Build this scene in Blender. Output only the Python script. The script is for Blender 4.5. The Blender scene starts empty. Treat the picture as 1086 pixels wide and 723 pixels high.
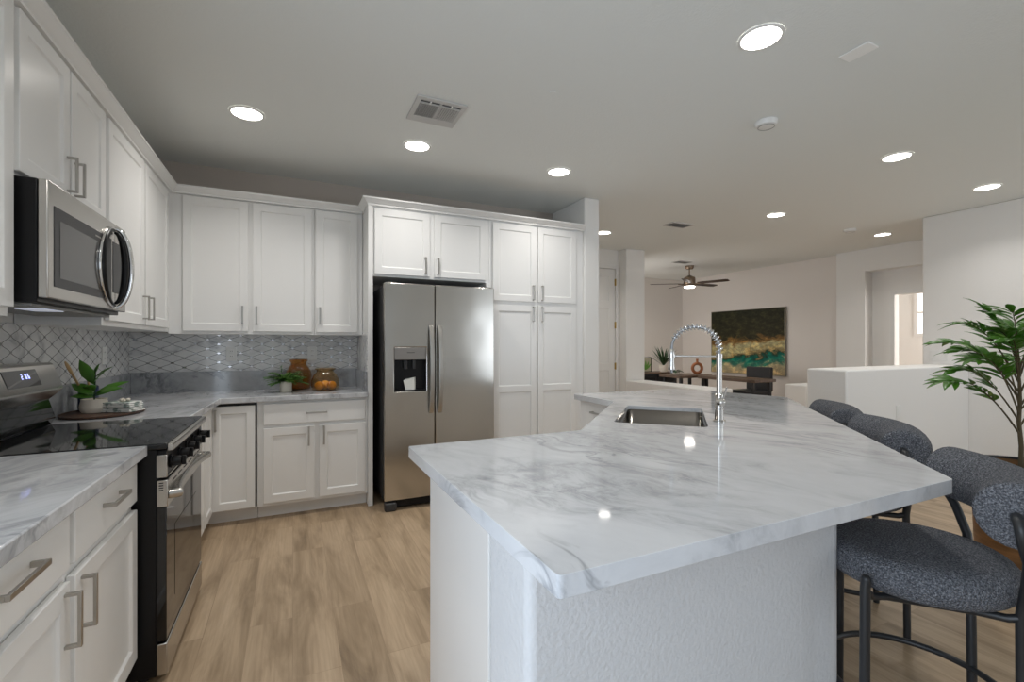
import bpy, bmesh, math, random
from mathutils import Vector, Matrix
R = math.radians
random.seed(7)
SC = bpy.context.scene
COL = SC.collection

# ------------------------------------------------------------------ camera, world, light, exposure
cd = bpy.data.cameras.new('camera'); cam = bpy.data.objects.new('camera', cd); COL.objects.link(cam)
cd.sensor_width = 36; cd.lens = 36 * 494 / 1086; cd.shift_y = 3.5 / 1086
cd.clip_start = .02
cam.location = (0, 0, 1.295); cam.rotation_euler = (R(90), 0, R(-25.2))
SC.camera = cam
vs = SC.view_settings
SC.display_settings.display_device = 'sRGB'
vs.view_transform = 'Standard'; vs.look = 'None'; vs.gamma = 1; vs.use_curve_mapping = False
vs.exposure = 0.06
w = bpy.data.worlds.new('sky'); SC.world = w; w.use_nodes = True
w.node_tree.nodes['Background'].inputs[0].default_value = (.75, .86, 1, 1)
w.node_tree.nodes['Background'].inputs[1].default_value = 0.6
SC.cycles.use_denoising = True
SC.cycles.diffuse_bounces = 6
SC.cycles.max_bounces = 14

def area(name, loc, rot, sx, sy, power, color=(1, 1, 1), shape='RECTANGLE', spread=180):
    l = bpy.data.lights.new(name, 'AREA'); l.shape = shape; l.size = sx
    if shape in ('RECTANGLE', 'ELLIPSE'): l.size_y = sy
    l.energy = power; l.color = color; l.spread = R(spread)
    o = bpy.data.objects.new(name, l); COL.objects.link(o); o.location = loc; o.rotation_euler = rot
    return o
DAY = (.86, .93, 1)
# daylight through the windows of the rear wall (behind the camera) and of the dining side, plus two added fill lights
area('window_and_fill_light', (0.3, -2.72, 1.35), (R(90), 0, 0), 2.3, 2.0, 1.5, DAY)
area('window_and_fill_light', (5.1, -2.72, 1.35), (R(90), 0, 0), 2.2, 2.0, 36, DAY)
area('window_and_fill_light', (-1.07, -.25, 1.15), (R(90), 0, R(-90)), 1.9, 2.0, 50, (.74, .86, 1))
area('window_and_fill_light', (5.0, 6.95, 1.5), (R(90), 0, R(-90)), 1.4, 1.3, 16, (1, .95, .9))  # added fill light that brightens the living room wall
area('window_and_fill_light', (9.4, 1.78, 1.5), (R(90), 0, 0), 1.5, 1.6, 60, (1, .94, .9))  # added fill light that brightens the room beyond the niche
LAMP_W = 5.0

# ------------------------------------------------------------------ materials
def mat(name, color, rough=.5, metal=0, bump=None, spec=.5, **kw):
    m = bpy.data.materials.new(name); m.use_nodes = True
    nt = m.node_tree; p = nt.nodes['Principled BSDF']
    p.inputs['Base Color'].default_value = (*color, 1)
    p.inputs['Roughness'].default_value = rough; p.inputs['Metallic'].default_value = metal
    p.inputs['Specular IOR Level'].default_value = spec
    for k, v in kw.items(): p.inputs[k.replace('_', ' ')].default_value = v
    if bump:
        scale, strength, dist = bump
        tc = nt.nodes.new('ShaderNodeTexCoord'); n = nt.nodes.new('ShaderNodeTexNoise')
        n.inputs['Scale'].default_value = scale; n.inputs['Detail'].default_value = 3
        b = nt.nodes.new('ShaderNodeBump'); b.inputs['Strength'].default_value = strength; b.inputs['Distance'].default_value = dist
        nt.links.new(tc.outputs['Object'], n.inputs['Vector']); nt.links.new(n.outputs['Fac'], b.inputs['Height'])
        nt.links.new(b.outputs['Normal'], p.inputs['Normal'])
    return m
def N(m, typ, **kw):
    n = m.node_tree.nodes.new(typ)
    for k, v in kw.items():
        if k in n.inputs: n.inputs[k].default_value = v
        else: setattr(n, k, v)
    return n
def L(m, a, b): m.node_tree.links.new(a, b)
def ramp(m, stops, fac):
    r = N(m, 'ShaderNodeValToRGB'); e = r.color_ramp.elements
    while len(e) < len(stops): e.new(.5)
    for i, (p, c) in enumerate(stops):
        e[i].position = p; e[i].color = (*c, 1) if len(c) == 3 else c
    L(m, fac, r.inputs['Fac']); return r
def math_(m, op, a, b=None):
    n = N(m, 'ShaderNodeMath', operation=op)
    for i, v in enumerate((a, b)):
        if v is None: continue
        if isinstance(v, (int, float)): n.inputs[i].default_value = v
        else: L(m, v, n.inputs[i])
    return n.outputs[0]
def P(m): return m.node_tree.nodes['Principled BSDF']

M = {}
M['wall'] = mat('wall_paint', (.84, .83, .81), .6, bump=(90, .25, .004))
M['wall_warm'] = mat('wall_paint_warm', (.76, .715, .675), .6, bump=(90, .25, .004))
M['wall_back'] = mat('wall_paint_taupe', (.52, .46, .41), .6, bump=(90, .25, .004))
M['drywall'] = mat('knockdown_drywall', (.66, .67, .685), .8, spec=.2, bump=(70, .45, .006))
M['ceiling'] = mat('ceiling_paint', (.80, .82, .80), .8, bump=(80, .3, .005))
M['cab'] = mat('white_cabinet_lacquer', (.84, .835, .82), .28)
M['trim'] = mat('white_trim_paint', (.82, .815, .80), .35)
M['plastic'] = mat('white_plastic', (.82, .82, .80), .35)
M['nickel'] = mat('brushed_nickel', (.46, .44, .41), .34, 1)
M['chrome'] = mat('chrome', (.78, .78, .78), .1, 1)
M['black'] = mat('black_enamel', (.008, .008, .009), .32, spec=.25)
M['blackm'] = mat('black_powder_coat', (.018, .019, .021), .42)
M['glass_black'] = mat('black_ceramic_glass', (.008, .008, .009), .045, spec=.6)
M['dark'] = mat('dark_cavity', (.02, .02, .02), .6)
M['brass'] = mat('brass', (.5, .36, .14), .3, 1)
M['wood_dark'] = mat('dark_walnut', (.07, .035, .02), .45)
M['navy'] = mat('navy_ceramic', (.012, .03, .085), .35)
M['ceramic'] = mat('cream_ceramic', (.72, .66, .57), .5)
M['bamboo'] = mat('light_beech_wood', (.52, .34, .17), .5)
M['leaf'] = mat('green_leaf', (.06, .19, .013), .36)
M['leaf_dark'] = mat('deep_green_leaf', (.012, .05, .012), .4)
M['fern'] = mat('fern_green', (.11, .26, .04), .5)
M['rust'] = mat('rust_ceramic', (.30, .10, .03), .5)
M['bronze'] = mat('brushed_bronze', (.25, .19, .14), .32, 1)
M['blade'] = mat('dark_blade_wood', (.06, .035, .022), .45)
M['paper'] = mat('paper', (.7, .7, .66), .7)
M['orange'] = mat('orange_peel', (.95, .48, .03), .45, bump=(160, .4, .002))
M['stem'] = mat('bark', (.10, .075, .04), .8)
M['soil'] = mat('dark_soil', (.03, .022, .015), .9)
M['grout'] = mat('steel_vent_gray', (.30, .30, .29), .5)
M['sidegray'] = mat('dark_gray_panel', (.035, .035, .037), .4)
M['vent'] = mat('ceiling_vent_paint', (.58, .575, .56), .6)
M['rubber'] = mat('black_rubber', (.015, .015, .015), .6)

def emit(name, c, s):
    m = mat(name, c, .5); P(m).inputs['Emission Color'].default_value = (*c, 1); P(m).inputs['Emission Strength'].default_value = s
    return m
M['lamp'] = emit('lamp_diffuser', (1, .96, .9), 9)
M['digits'] = emit('display_digits', (.55, .6, 1), 1.5)

def steel(name, c, rough, axis):
    m = mat(name, c, rough, 1)
    tc = N(m, 'ShaderNodeTexCoord'); mp = N(m, 'ShaderNodeMapping')
    mp.inputs['Scale'].default_value = (3, 3, 3)
    s = [700, 700, 700]; s[axis] = 2; mp.inputs['Scale'].default_value = s
    n = N(m, 'ShaderNodeTexNoise', Scale=1.0, Detail=2)
    L(m, tc.outputs['Object'], mp.inputs[0]); L(m, mp.outputs[0], n.inputs['Vector'])
    n2 = N(m, 'ShaderNodeTexNoise', Scale=2.2, Detail=1); L(m, tc.outputs['Object'], n2.inputs['Vector'])
    mr = N(m, 'ShaderNodeMapRange'); mr.inputs[3].default_value = rough - .012; mr.inputs[4].default_value = rough + .018
    L(m, n.outputs['Fac'], mr.inputs[0]); L(m, mr.outputs[0], P(m).inputs['Roughness'])
    b = N(m, 'ShaderNodeBump', Strength=.4, Distance=.02); L(m, n2.outputs['Fac'], b.inputs['Height']); L(m, b.outputs[0], P(m).inputs['Normal'])
    return m
M['steel'] = steel('stainless_steel', (.53, .51, .475), .20, 0)
M['steel_y'] = steel('stainless_steel_range', (.55, .53, .50), .26, 1)

def marble(name, rot, seed, light=(.66, .675, .70), mid=(.47, .485, .51), dark=(.22, .23, .25), lo=.36):
    m = mat(name, light, .06); p = P(m)
    tc = N(m, 'ShaderNodeTexCoord'); mp = N(m, 'ShaderNodeMapping')
    mp.vector_type = 'TEXTURE'; mp.inputs['Rotation'].default_value = (R(8), R(14), R(rot)); mp.inputs['Scale'].default_value = (.46, 1.0, .55); mp.inputs['Location'].default_value = (seed, seed * .7, seed * .3)
    L(m, tc.outputs['Object'], mp.inputs[0])
    wv = N(m, 'ShaderNodeTexNoise', Scale=1.3, Detail=3); L(m, tc.outputs['Object'], wv.inputs['Vector'])
    wo = N(m, 'ShaderNodeVectorMath', operation='MULTIPLY_ADD'); L(m, wv.outputs['Color'], wo.inputs[0]); wo.inputs[1].default_value = (.9, .9, .9); L(m, mp.outputs[0], wo.inputs[2])
    def nz(sc_, dt, ro, di, src=wo.outputs[0]):
        q = N(m, 'ShaderNodeTexNoise', Scale=sc_, Detail=dt, Roughness=ro, Distortion=di); L(m, src, q.inputs['Vector']); return q.outputs['Fac']
    def rng_(x, a, b_):
        q = N(m, 'ShaderNodeMapRange'); q.inputs[1].default_value = a; q.inputs[2].default_value = b_; L(m, x, q.inputs[0]); return q.outputs[0]
    cloud = rng_(nz(1.5, 4, .55, .6), .42, .64)                       # broad smoky zones
    streak = rng_(nz(11.0, 12, .76, .5), .42, .60)                     # fine feathering inside them
    vein = math_(m, 'SUBTRACT', 1.0, rng_(math_(m, 'ABSOLUTE', math_(m, 'SUBTRACT', nz(.95, 6, .6, 1.0), .5)), 0, .022))
    vmask = rng_(nz(1.9, 3, .5, 0, tc.outputs['Object']), .48, .62)
    haze = rng_(nz(3.4, 10, .72, .5), .34, .70)
    a_ = math_(m, 'MULTIPLY', cloud, math_(m, 'ADD', math_(m, 'MULTIPLY', streak, .75), .25))
    mx0 = N(m, 'ShaderNodeMix', data_type='RGBA'); L(m, math_(m, 'MULTIPLY', haze, .42), mx0.inputs['Factor']); mx0.inputs[6].default_value = (*light, 1); mx0.inputs[7].default_value = (*mid, 1)
    mx = N(m, 'ShaderNodeMix', data_type='RGBA'); L(m, math_(m, 'MULTIPLY', a_, .95), mx.inputs['Factor']); L(m, mx0.outputs[2], mx.inputs[6])
    mx.inputs[7].default_value = (*[.45 * p_ + .55 * q_ for p_, q_ in zip(mid, dark)], 1)
    mx2 = N(m, 'ShaderNodeMix', data_type='RGBA'); L(m, math_(m, 'MULTIPLY', math_(m, 'MULTIPLY', vein, vmask), .62), mx2.inputs['Factor'])
    L(m, mx.outputs[2], mx2.inputs[6]); mx2.inputs[7].default_value = (*dark, 1)
    L(m, mx2.outputs[2], p.inputs['Base Color'])
    return m
M['marble'] = marble('island_marble', 18, 3.1)
M['marble_l'] = marble('perimeter_marble', -26, 8.3, light=(.68, .69, .71), mid=(.42, .43, .45), dark=(.15, .155, .165))
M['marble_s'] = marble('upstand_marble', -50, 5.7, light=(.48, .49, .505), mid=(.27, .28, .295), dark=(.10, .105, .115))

def floor_mat():
    m = mat('oak_plank_floor', (.4, .3, .2), .42); p = P(m)
    tc = N(m, 'ShaderNodeTexCoord'); sx = N(m, 'ShaderNodeSeparateXYZ'); cx = N(m, 'ShaderNodeCombineXYZ')
    L(m, tc.outputs['Object'], sx.inputs[0]); L(m, sx.outputs[1], cx.inputs[0]); L(m, sx.outputs[0], cx.inputs[1])
    b = N(m, 'ShaderNodeTexBrick', offset=.37); L(m, cx.outputs[0], b.inputs['Vector'])
    for k, v in (('Scale', 1), ('Brick Width', 1.22), ('Row Height', .18), ('Mortar Size', .0012), ('Mortar Smooth', .3), ('Bias', 0)): b.inputs[k].default_value = v
    b.inputs['Color1'].default_value = (0, 0, 0, 1); b.inputs['Color2'].default_value = (1, 1, 1, 1); b.inputs['Mortar'].default_value = (.5, .5, .5, 1)
    mp = N(m, 'ShaderNodeMapping'); mp.inputs['Scale'].default_value = (5, .75, 1); L(m, tc.outputs['Object'], mp.inputs[0])
    off = N(m, 'ShaderNodeVectorMath', operation='MULTIPLY_ADD'); L(m, b.outputs['Color'], off.inputs[0]); off.inputs[1].default_value = (3, 7, 0); L(m, mp.outputs[0], off.inputs[2])
    g = N(m, 'ShaderNodeTexNoise', Scale=1.6, Detail=8, Roughness=.62, Distortion=.6); L(m, off.outputs[0], g.inputs['Vector'])
    mp2 = N(m, 'ShaderNodeMapping'); mp2.inputs['Scale'].default_value = (60, 2.2, 1); L(m, tc.outputs['Object'], mp2.inputs[0])
    g2 = N(m, 'ShaderNodeTexNoise', Scale=1.5, Detail=4); L(m, mp2.outputs[0], g2.inputs['Vector'])
    r = ramp(m, [(.25, (.205, .14, .083)), (.40, (.36, .26, .162)), (.55, (.50, .37, .243)), (.72, (.60, .455, .308))], g.outputs['Fac'])
    mx = N(m, 'ShaderNodeMix', data_type='RGBA', blend_type='MULTIPLY'); mx.inputs['Factor'].default_value = .35
    r2 = ramp(m, [(.3, (.55, .5, .45)), (.65, (1, 1, 1))], g2.outputs['Fac'])
    L(m, r.outputs[0], mx.inputs[6]); L(m, r2.outputs[0], mx.inputs[7])
    mx3 = N(m, 'ShaderNodeMix', data_type='RGBA', blend_type='MULTIPLY'); mx3.inputs['Factor'].default_value = .22
    r3 = ramp(m, [(0, (.72, .70, .68)), (1, (1, 1, 1))], b.outputs['Color'])
    L(m, mx.outputs[2], mx3.inputs[6]); L(m, r3.outputs[0], mx3.inputs[7])
    mx4 = N(m, 'ShaderNodeMix', data_type='RGBA'); L(m, math_(m, 'MULTIPLY', b.outputs['Fac'], .3), mx4.inputs['Factor'])
    L(m, mx3.outputs[2], mx4.inputs[6]); mx4.inputs[7].default_value = (.16, .10, .06, 1)
    L(m, mx4.outputs[2], p.inputs['Base Color'])
    bp = N(m, 'ShaderNodeBump', Strength=.15, Distance=.002); L(m, g2.outputs['Fac'], bp.inputs['Height']); L(m, bp.outputs[0], p.inputs['Normal'])
    return m
M['floor'] = floor_mat()

def tile_mat(name, axis, period=.157, hh=.074):
    """white marble lozenge mosaic with grey joints and small metal dots where the joints cross"""
    m = mat(name, (.7, .7, .7), .2); p = P(m)
    tc = N(m, 'ShaderNodeTexCoord'); s = N(m, 'ShaderNodeSeparateXYZ'); L(m, tc.outputs['Object'], s.inputs[0])
    u = math_(m, 'DIVIDE', s.outputs[axis], period); v = math_(m, 'DIVIDE', s.outputs[2], hh)
    A = math_(m, 'ADD', u, v); Bv = math_(m, 'SUBTRACT', u, v)
    def bend(x, y): return math_(m, 'ADD', x, math_(m, 'MULTIPLY', math_(m, 'SINE', math_(m, 'MULTIPLY', y, 2 * math.pi)), .025))
    A2, B2 = bend(A, Bv), bend(Bv, A)
    da = math_(m, 'PINGPONG', A2, .5); db = math_(m, 'PINGPONG', B2, .5)
    line = math_(m, 'LESS_THAN', math_(m, 'MINIMUM', da, db), .024)
    dot = math_(m, 'LESS_THAN', math_(m, 'MAXIMUM', math_(m, 'PINGPONG', A, .5), math_(m, 'PINGPONG', Bv, .5)), .10)
    n = N(m, 'ShaderNodeTexNoise', Scale=7.0, Detail=7, Distortion=1.4); L(m, tc.outputs['Object'], n.inputs['Vector'])
    r = ramp(m, [(.30, (.42, .42, .43)), (.42, (.66, .66, .66)), (.6, (.76, .76, .75))], n.outputs['Fac'])
    x1 = N(m, 'ShaderNodeMix', data_type='RGBA'); L(m, line, x1.inputs['Factor']); L(m, r.outputs[0], x1.inputs[6]); x1.inputs[7].default_value = (.12, .12, .12, 1)
    x2 = N(m, 'ShaderNodeMix', data_type='RGBA'); L(m, dot, x2.inputs['Factor']); L(m, x1.outputs[2], x2.inputs[6]); x2.inputs[7].default_value = (.40, .39, .38, 1)
    L(m, x2.outputs[2], p.inputs['Base Color']); L(m, dot, p.inputs['Metallic'])
    P(m).inputs['Roughness'].default_value = .15
    return m
M['tile_x'] = tile_mat('lozenge_mosaic', 0)
M['tile_y'] = tile_mat('lozenge_mosaic_side', 1)

def boucle():
    m = mat('grey_boucle', (.1, .1, .11), .95, spec=.15); p = P(m)
    tc = N(m, 'ShaderNodeTexCoord'); n = N(m, 'ShaderNodeTexNoise', Scale=210.0, Detail=4, Roughness=.7); L(m, tc.outputs['Object'], n.inputs['Vector'])
    v = N(m, 'ShaderNodeTexVoronoi', Scale=190.0); L(m, tc.outputs['Object'], v.inputs['Vector'])
    r = ramp(m, [(.34, (.045, .048, .056)), (.5, (.125, .13, .145)), (.66, (.30, .31, .335))], n.outputs['Fac'])
    L(m, r.outputs[0], p.inputs['Base Color'])
    b = N(m, 'ShaderNodeBump', Strength=.9, Distance=.006); L(m, v.outputs['Distance'], b.inputs['Height']); L(m, b.outputs[0], p.inputs['Normal'])
    return m
M['boucle'] = boucle()

def painting():
    m = mat('coast_painting', (.2, .2, .15), .6, spec=.2); p = P(m)
    tc = N(m, 'ShaderNodeTexCoord'); s = N(m, 'ShaderNodeSeparateXYZ'); L(m, tc.outputs['Generated'], s.inputs[0])
    mp = N(m, 'ShaderNodeMapping'); mp.inputs['Scale'].default_value = (1, 1.6, 2.2); L(m, tc.outputs['Generated'], mp.inputs[0])
    n = N(m, 'ShaderNodeTexNoise', Scale=2.4, Detail=7, Roughness=.6, Distortion=.9); L(m, mp.outputs[0], n.inputs['Vector'])
    h = math_(m, 'ADD', s.outputs[2], math_(m, 'MULTIPLY', math_(m, 'SUBTRACT', n.outputs['Fac'], .5), .50))
    h = math_(m, 'ADD', h, math_(m, 'MULTIPLY', math_(m, 'SUBTRACT', s.outputs[1], .5), .10))
    r = ramp(m, [(0, (.42, .33, .20)), (.10, (.48, .42, .26)), (.17, (.05, .18, .13)), (.23, (.0, .15, .12)), (.29, (.02, .05, .03)), (.33, (.30, .22, .10)), (.42, (.45, .42, .24)), (.50, (.22, .12, .035)), (.58, (.03, .028, .012)), (1, (.022, .024, .012))], h)
    n2 = N(m, 'ShaderNodeTexNoise', Scale=6.0, Detail=10, Roughness=.78); L(m, mp.outputs[0], n2.inputs['Vector'])
    r2 = ramp(m, [(.3, (.25, .25, .25)), (.5, (.9, .9, .85)), (.66, (2.6, 2.3, 1.7))], n2.outputs['Fac'])
    mx = N(m, 'ShaderNodeMix', data_type='RGBA', blend_type='MULTIPLY'); mx.inputs['Factor'].default_value = .85
    L(m, r.outputs[0], mx.inputs[6]); L(m, r2.outputs[0], mx.inputs[7]); L(m, mx.outputs[2], p.inputs['Base Color'])
    return m
M['painting'] = painting()

def wood(name, c1, c2, sc=(1.5, 1.5, 14)):
    m = mat(name, c1, .5); tc = N(m, 'ShaderNodeTexCoord'); mp = N(m, 'ShaderNodeMapping'); mp.inputs['Scale'].default_value = sc
    L(m, tc.outputs['Object'], mp.inputs[0]); n = N(m, 'ShaderNodeTexNoise', Scale=3.0, Detail=6, Distortion=.8); L(m, mp.outputs[0], n.inputs['Vector'])
    r = ramp(m, [(.3, c1), (.7, c2)], n.outputs['Fac']); L(m, r.outputs[0], P(m).inputs['Base Color']); return m
M['planter'] = wood('planter_wood', (.10, .045, .014), (.27, .13, .045), (1.5, 1.5, 9))
M['desk'] = wood('walnut_desk', (.05, .03, .02), (.15, .09, .055), (9, 1.5, 1.5))
M['tray'] = wood('tray_wood', (.035, .016, .009), (.10, .045, .022), (14, 2, 2))

def towel():
    m = mat('sage_check_cloth', (.7, .72, .68), .9); tc = N(m, 'ShaderNodeTexCoord')
    n = N(m, 'ShaderNodeTexNoise', Scale=28.0, Detail=3); L(m, tc.outputs['Object'], n.inputs['Vector'])
    r = ramp(m, [(.46, (.78, .78, .75)), (.54, (.28, .34, .31))], n.outputs['Fac']); L(m, r.outputs[0], P(m).inputs['Base Color']); return m
M['towel'] = towel()

def glass(name, c, rough=.02):
    m = mat(name, c, rough); P(m).inputs['Transmission Weight'].default_value = 1; P(m).inputs['IOR'].default_value = 1.45; return m
M['amber'] = glass('amber_glass', (.85, .56, .28))
M['amber_dark'] = glass('smoky_amber_glass', (.84, .68, .45))
M['pane'] = glass('clear_glass', (1, 1, 1), 0)
M['mwglass'] = mat('microwave_glass', (.055, .055, .055), .12, spec=.7)

# ------------------------------------------------------------------ mesh helpers
BASE = {}
class B:
    def __init__(s): s.bm = bmesh.new()
    def face(s, pts):
        return s.bm.faces.new([s.bm.verts.new(p) for p in pts])
    def box(s, x0, x1, y0, y1, z0, z1):
        v = [s.bm.verts.new(p) for p in ((x0, y0, z0), (x1, y0, z0), (x1, y1, z0), (x0, y1, z0), (x0, y0, z1), (x1, y0, z1), (x1, y1, z1), (x0, y1, z1))]
        for f in ((3, 2, 1, 0), (4, 5, 6, 7), (0, 1, 5, 4), (1, 2, 6, 5), (2, 3, 7, 6), (3, 0, 4, 7)): s.bm.faces.new([v[i] for i in f])
        return s
    def hexa(s, lo, hi):          # lo, hi: four points each, same order (counter-clockwise from above)
        v = [s.bm.verts.new(p) for p in list(lo) + list(hi)]
        for f in ((3, 2, 1, 0), (4, 5, 6, 7), (0, 1, 5, 4), (1, 2, 6, 5), (2, 3, 7, 6), (3, 0, 4, 7)): s.bm.faces.new([v[i] for i in f])
        return s
    def prism(s, poly, z0, z1):
        a = [s.bm.verts.new((x, y, z0)) for x, y in poly]; b = [s.bm.verts.new((x, y, z1)) for x, y in poly]
        n = len(poly); s.bm.faces.new(a[::-1]); s.bm.faces.new(b)
        for i in range(n): s.bm.faces.new((a[i], a[(i + 1) % n], b[(i + 1) % n], b[i]))
        return s
    def extrude_x(s, prof, x0, x1, axis=0):     # prof: list of (a, b); axis 0: (y,z) along x; axis 1: (x,z) along y
        f = (lambda t, a, b: (t, a, b)) if axis == 0 else (lambda t, a, b: (a, t, b))
        A = [s.bm.verts.new(f(x0, *q)) for q in prof]; Z = [s.bm.verts.new(f(x1, *q)) for q in prof]; n = len(prof)
        s.bm.faces.new(A[::-1]); s.bm.faces.new(Z)
        for i in range(n): s.bm.faces.new((A[i], A[(i + 1) % n], Z[(i + 1) % n], Z[i]))
        return s
    def tube(s, pts, r, seg=10, cap=True):
        pts = [Vector(p) for p in pts]; n = len(pts)
        rr = r if isinstance(r, (list, tuple)) else [r] * n
        t0 = (pts[1] - pts[0]).normalized(); up = Vector((0, 0, 1)) if abs(t0.z) < .9 else Vector((1, 0, 0))
        nrm = t0.cross(up).normalized(); rings = []
        for i, p in enumerate(pts):
            t = ((pts[min(i + 1, n - 1)] - p).normalized() + (p - pts[max(i - 1, 0)]).normalized()).normalized()
            nrm = (nrm - t * nrm.dot(t)).normalized(); bn = t.cross(nrm)
            rings.append([s.bm.verts.new(p + (nrm * math.cos(a) + bn * math.sin(a)) * rr[i]) for a in (2 * math.pi * k / seg for k in range(seg))])
        for i in range(n - 1):
            for k in range(seg): s.bm.faces.new((rings[i][k], rings[i][(k + 1) % seg], rings[i + 1][(k + 1) % seg], rings[i + 1][k]))
        if cap: s.bm.faces.new(rings[0][::-1]); s.bm.faces.new(rings[-1])
        return s
    def cyl(s, p0, p1, r0, r1=None, seg=20): return s.tube([p0, p1], [r0, r0 if r1 is None else r1], seg)
    def lathe(s, prof, c=(0, 0, 0), seg=28, cap0=True, cap1=True):
        rings = []
        for r, z in prof:
            rings.append([s.bm.verts.new((c[0] + r * math.cos(2 * math.pi * k / seg), c[1] + r * math.sin(2 * math.pi * k / seg), c[2] + z)) for k in range(seg)])
        for i in range(len(prof) - 1):
            for k in range(seg): s.bm.faces.new((rings[i][k], rings[i][(k + 1) % seg], rings[i + 1][(k + 1) % seg], rings[i + 1][k]))
        if cap0: s.bm.faces.new(rings[0][::-1])
        if cap1: s.bm.faces.new(rings[-1])
        return s
    def sphere(s, c, r, sc=(1, 1, 1), seg=16):
        m = Matrix.Translation(c) @ Matrix.Diagonal((*[r * k for k in sc], 1))
        bmesh.ops.create_uvsphere(s.bm, u_segments=seg, v_segments=max(6, seg // 2), radius=1, matrix=m); return s
    def sweep(s, path, prof):     # plan path, profile of (offset to the right of travel, z); mitred corners
        path = [Vector(p) for p in path]; rings = []
        for i, p in enumerate(path):
            ns = []
            if i > 0: d = (path[i] - path[i - 1]).normalized(); ns.append(Vector((d.y, -d.x)))
            if i < len(path) - 1: d = (path[i + 1] - path[i]).normalized(); ns.append(Vector((d.y, -d.x)))
            m = ns[0] if len(ns) == 1 else (ns[0] + ns[1]) / (1 + ns[0].dot(ns[1]))
            rings.append([s.bm.verts.new((p.x + m.x * o, p.y + m.y * o, z)) for o, z in prof])
        n = len(prof)
        for i in range(len(path) - 1):
            for k in range(n): s.bm.faces.new((rings[i][k], rings[i][(k + 1) % n], rings[i + 1][(k + 1) % n], rings[i + 1][k]))
        s.bm.faces.new(rings[0][::-1]); s.bm.faces.new(rings[-1]); return s
    def shaker(s, x0, x1, z0, z1, y=0., t=.019, rail=.056, rec=.009, xm=(), zm=()):
        """panelled door in the xz plane, front at y facing -y; xm / zm: centres of middle stiles / rails"""
        xs = [x0, x0 + rail]; zs = [z0, z0 + rail]
        for c in xm: xs += [c - rail / 2, c + rail / 2]
        for c in zm: zs += [c - rail / 2, c + rail / 2]
        xs += [x1 - rail, x1]; zs += [z1 - rail, z1]
        V = {(i, j): s.bm.verts.new((x, y, z)) for i, x in enumerate(xs) for j, z in enumerate(zs)}
        for i in range(len(xs) - 1):
            for j in range(len(zs) - 1):
                q = [V[i, j], V[i + 1, j], V[i + 1, j + 1], V[i, j + 1]]
                if i % 2 == 1 and j % 2 == 1:
                    e = .007; a = [(xs[i] + e, zs[j] + e), (xs[i + 1] - e, zs[j] + e), (xs[i + 1] - e, zs[j + 1] - e), (xs[i] + e, zs[j + 1] - e)]
                    w_ = [s.bm.verts.new((px, y + rec, pz)) for px, pz in a]
                    for k in range(4): s.bm.faces.new((q[k], q[(k + 1) % 4], w_[(k + 1) % 4], w_[k]))
                    s.bm.faces.new(w_)
                else: s.bm.faces.new(q)
        b = [s.bm.verts.new((px, y + t, pz)) for px, pz in ((x0, z0), (x1, z0), (x1, z1), (x0, z1))]
        nx, nz = len(xs) - 1, len(zs) - 1
        edges = [[V[i, 0] for i in range(nx + 1)], [V[nx, j] for j in range(nz + 1)], [V[i, nz] for i in range(nx, -1, -1)], [V[0, j] for j in range(nz, -1, -1)]]
        for k in range(4): s.bm.faces.new(edges[k][::-1] + [b[k], b[(k + 1) % 4]])
        s.bm.faces.new(b[::-1]); return s
    def xf(s, mtx): bmesh.ops.transform(s.bm, matrix=mtx, verts=s.bm.verts); return s
    def build(s, name, m, parent=None, bevel=0, smooth=None, seg=2, sub=0, local=False):
        me = bpy.data.meshes.new(name); bmesh.ops.recalc_face_normals(s.bm, faces=s.bm.faces)
        if parent is not None and parent in BASE and not local:
            bmesh.ops.translate(s.bm, verts=s.bm.verts, vec=-BASE[parent])
        s.bm.to_mesh(me); s.bm.free()
        me.materials.append(m)
        o = bpy.data.objects.new(name, me); COL.objects.link(o)
        if parent is not None:
            o.parent = parent
            if parent in BASE: BASE[o] = BASE[parent]
        if bevel:
            d = o.modifiers.new('bevel', 'BEVEL'); d.width = bevel; d.segments = seg; d.limit_method = 'ANGLE'; d.angle_limit = R(40)
        if sub:
            d = o.modifiers.new('sub', 'SUBSURF'); d.levels = d.render_levels = sub
        if smooth is not None or bevel:
            for f in me.polygons: f.use_smooth = True
            me.set_sharp_from_angle(angle=R(smooth if smooth else 38))
        return o
def tag(o, label, cat, group=None):
    o['label'] = label; o['category'] = cat
    if group: o['group'] = group
    return o
def thing(name, label, cat, loc=(0, 0, 0), rz=0, group=None):
    o = bpy.data.objects.new(name, None); COL.objects.link(o); o.empty_display_size = .05
    o.location = loc; o.rotation_euler = (0, 0, rz)
    if rz == 0: BASE[o] = Vector(loc)
    return tag(o, label, cat, group)
def struct(name, b, m, **kw):
    o = b.build(name, m, **kw); o['kind'] = 'structure'; o['label'] = name.replace('_', ' '); return o
def slabel(o, label): o['label'] = label; return o
def dup(root, loc, rz, label, group=None):
    r = root.copy(); COL.objects.link(r); r.location = loc; r.rotation_euler = (0, 0, rz); r['label'] = label
    if group: r['group'] = group
    for ch in list(root.children):
        c = ch.copy(); COL.objects.link(c); c.parent = r
        for g in list(ch.children):
            d = g.copy(); COL.objects.link(d); d.parent = c
    return r
def onemesh(b, name, label, cat, m, group=None, **kw):
    return tag(b.build(name, m, **kw), label, cat, group)

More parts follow.
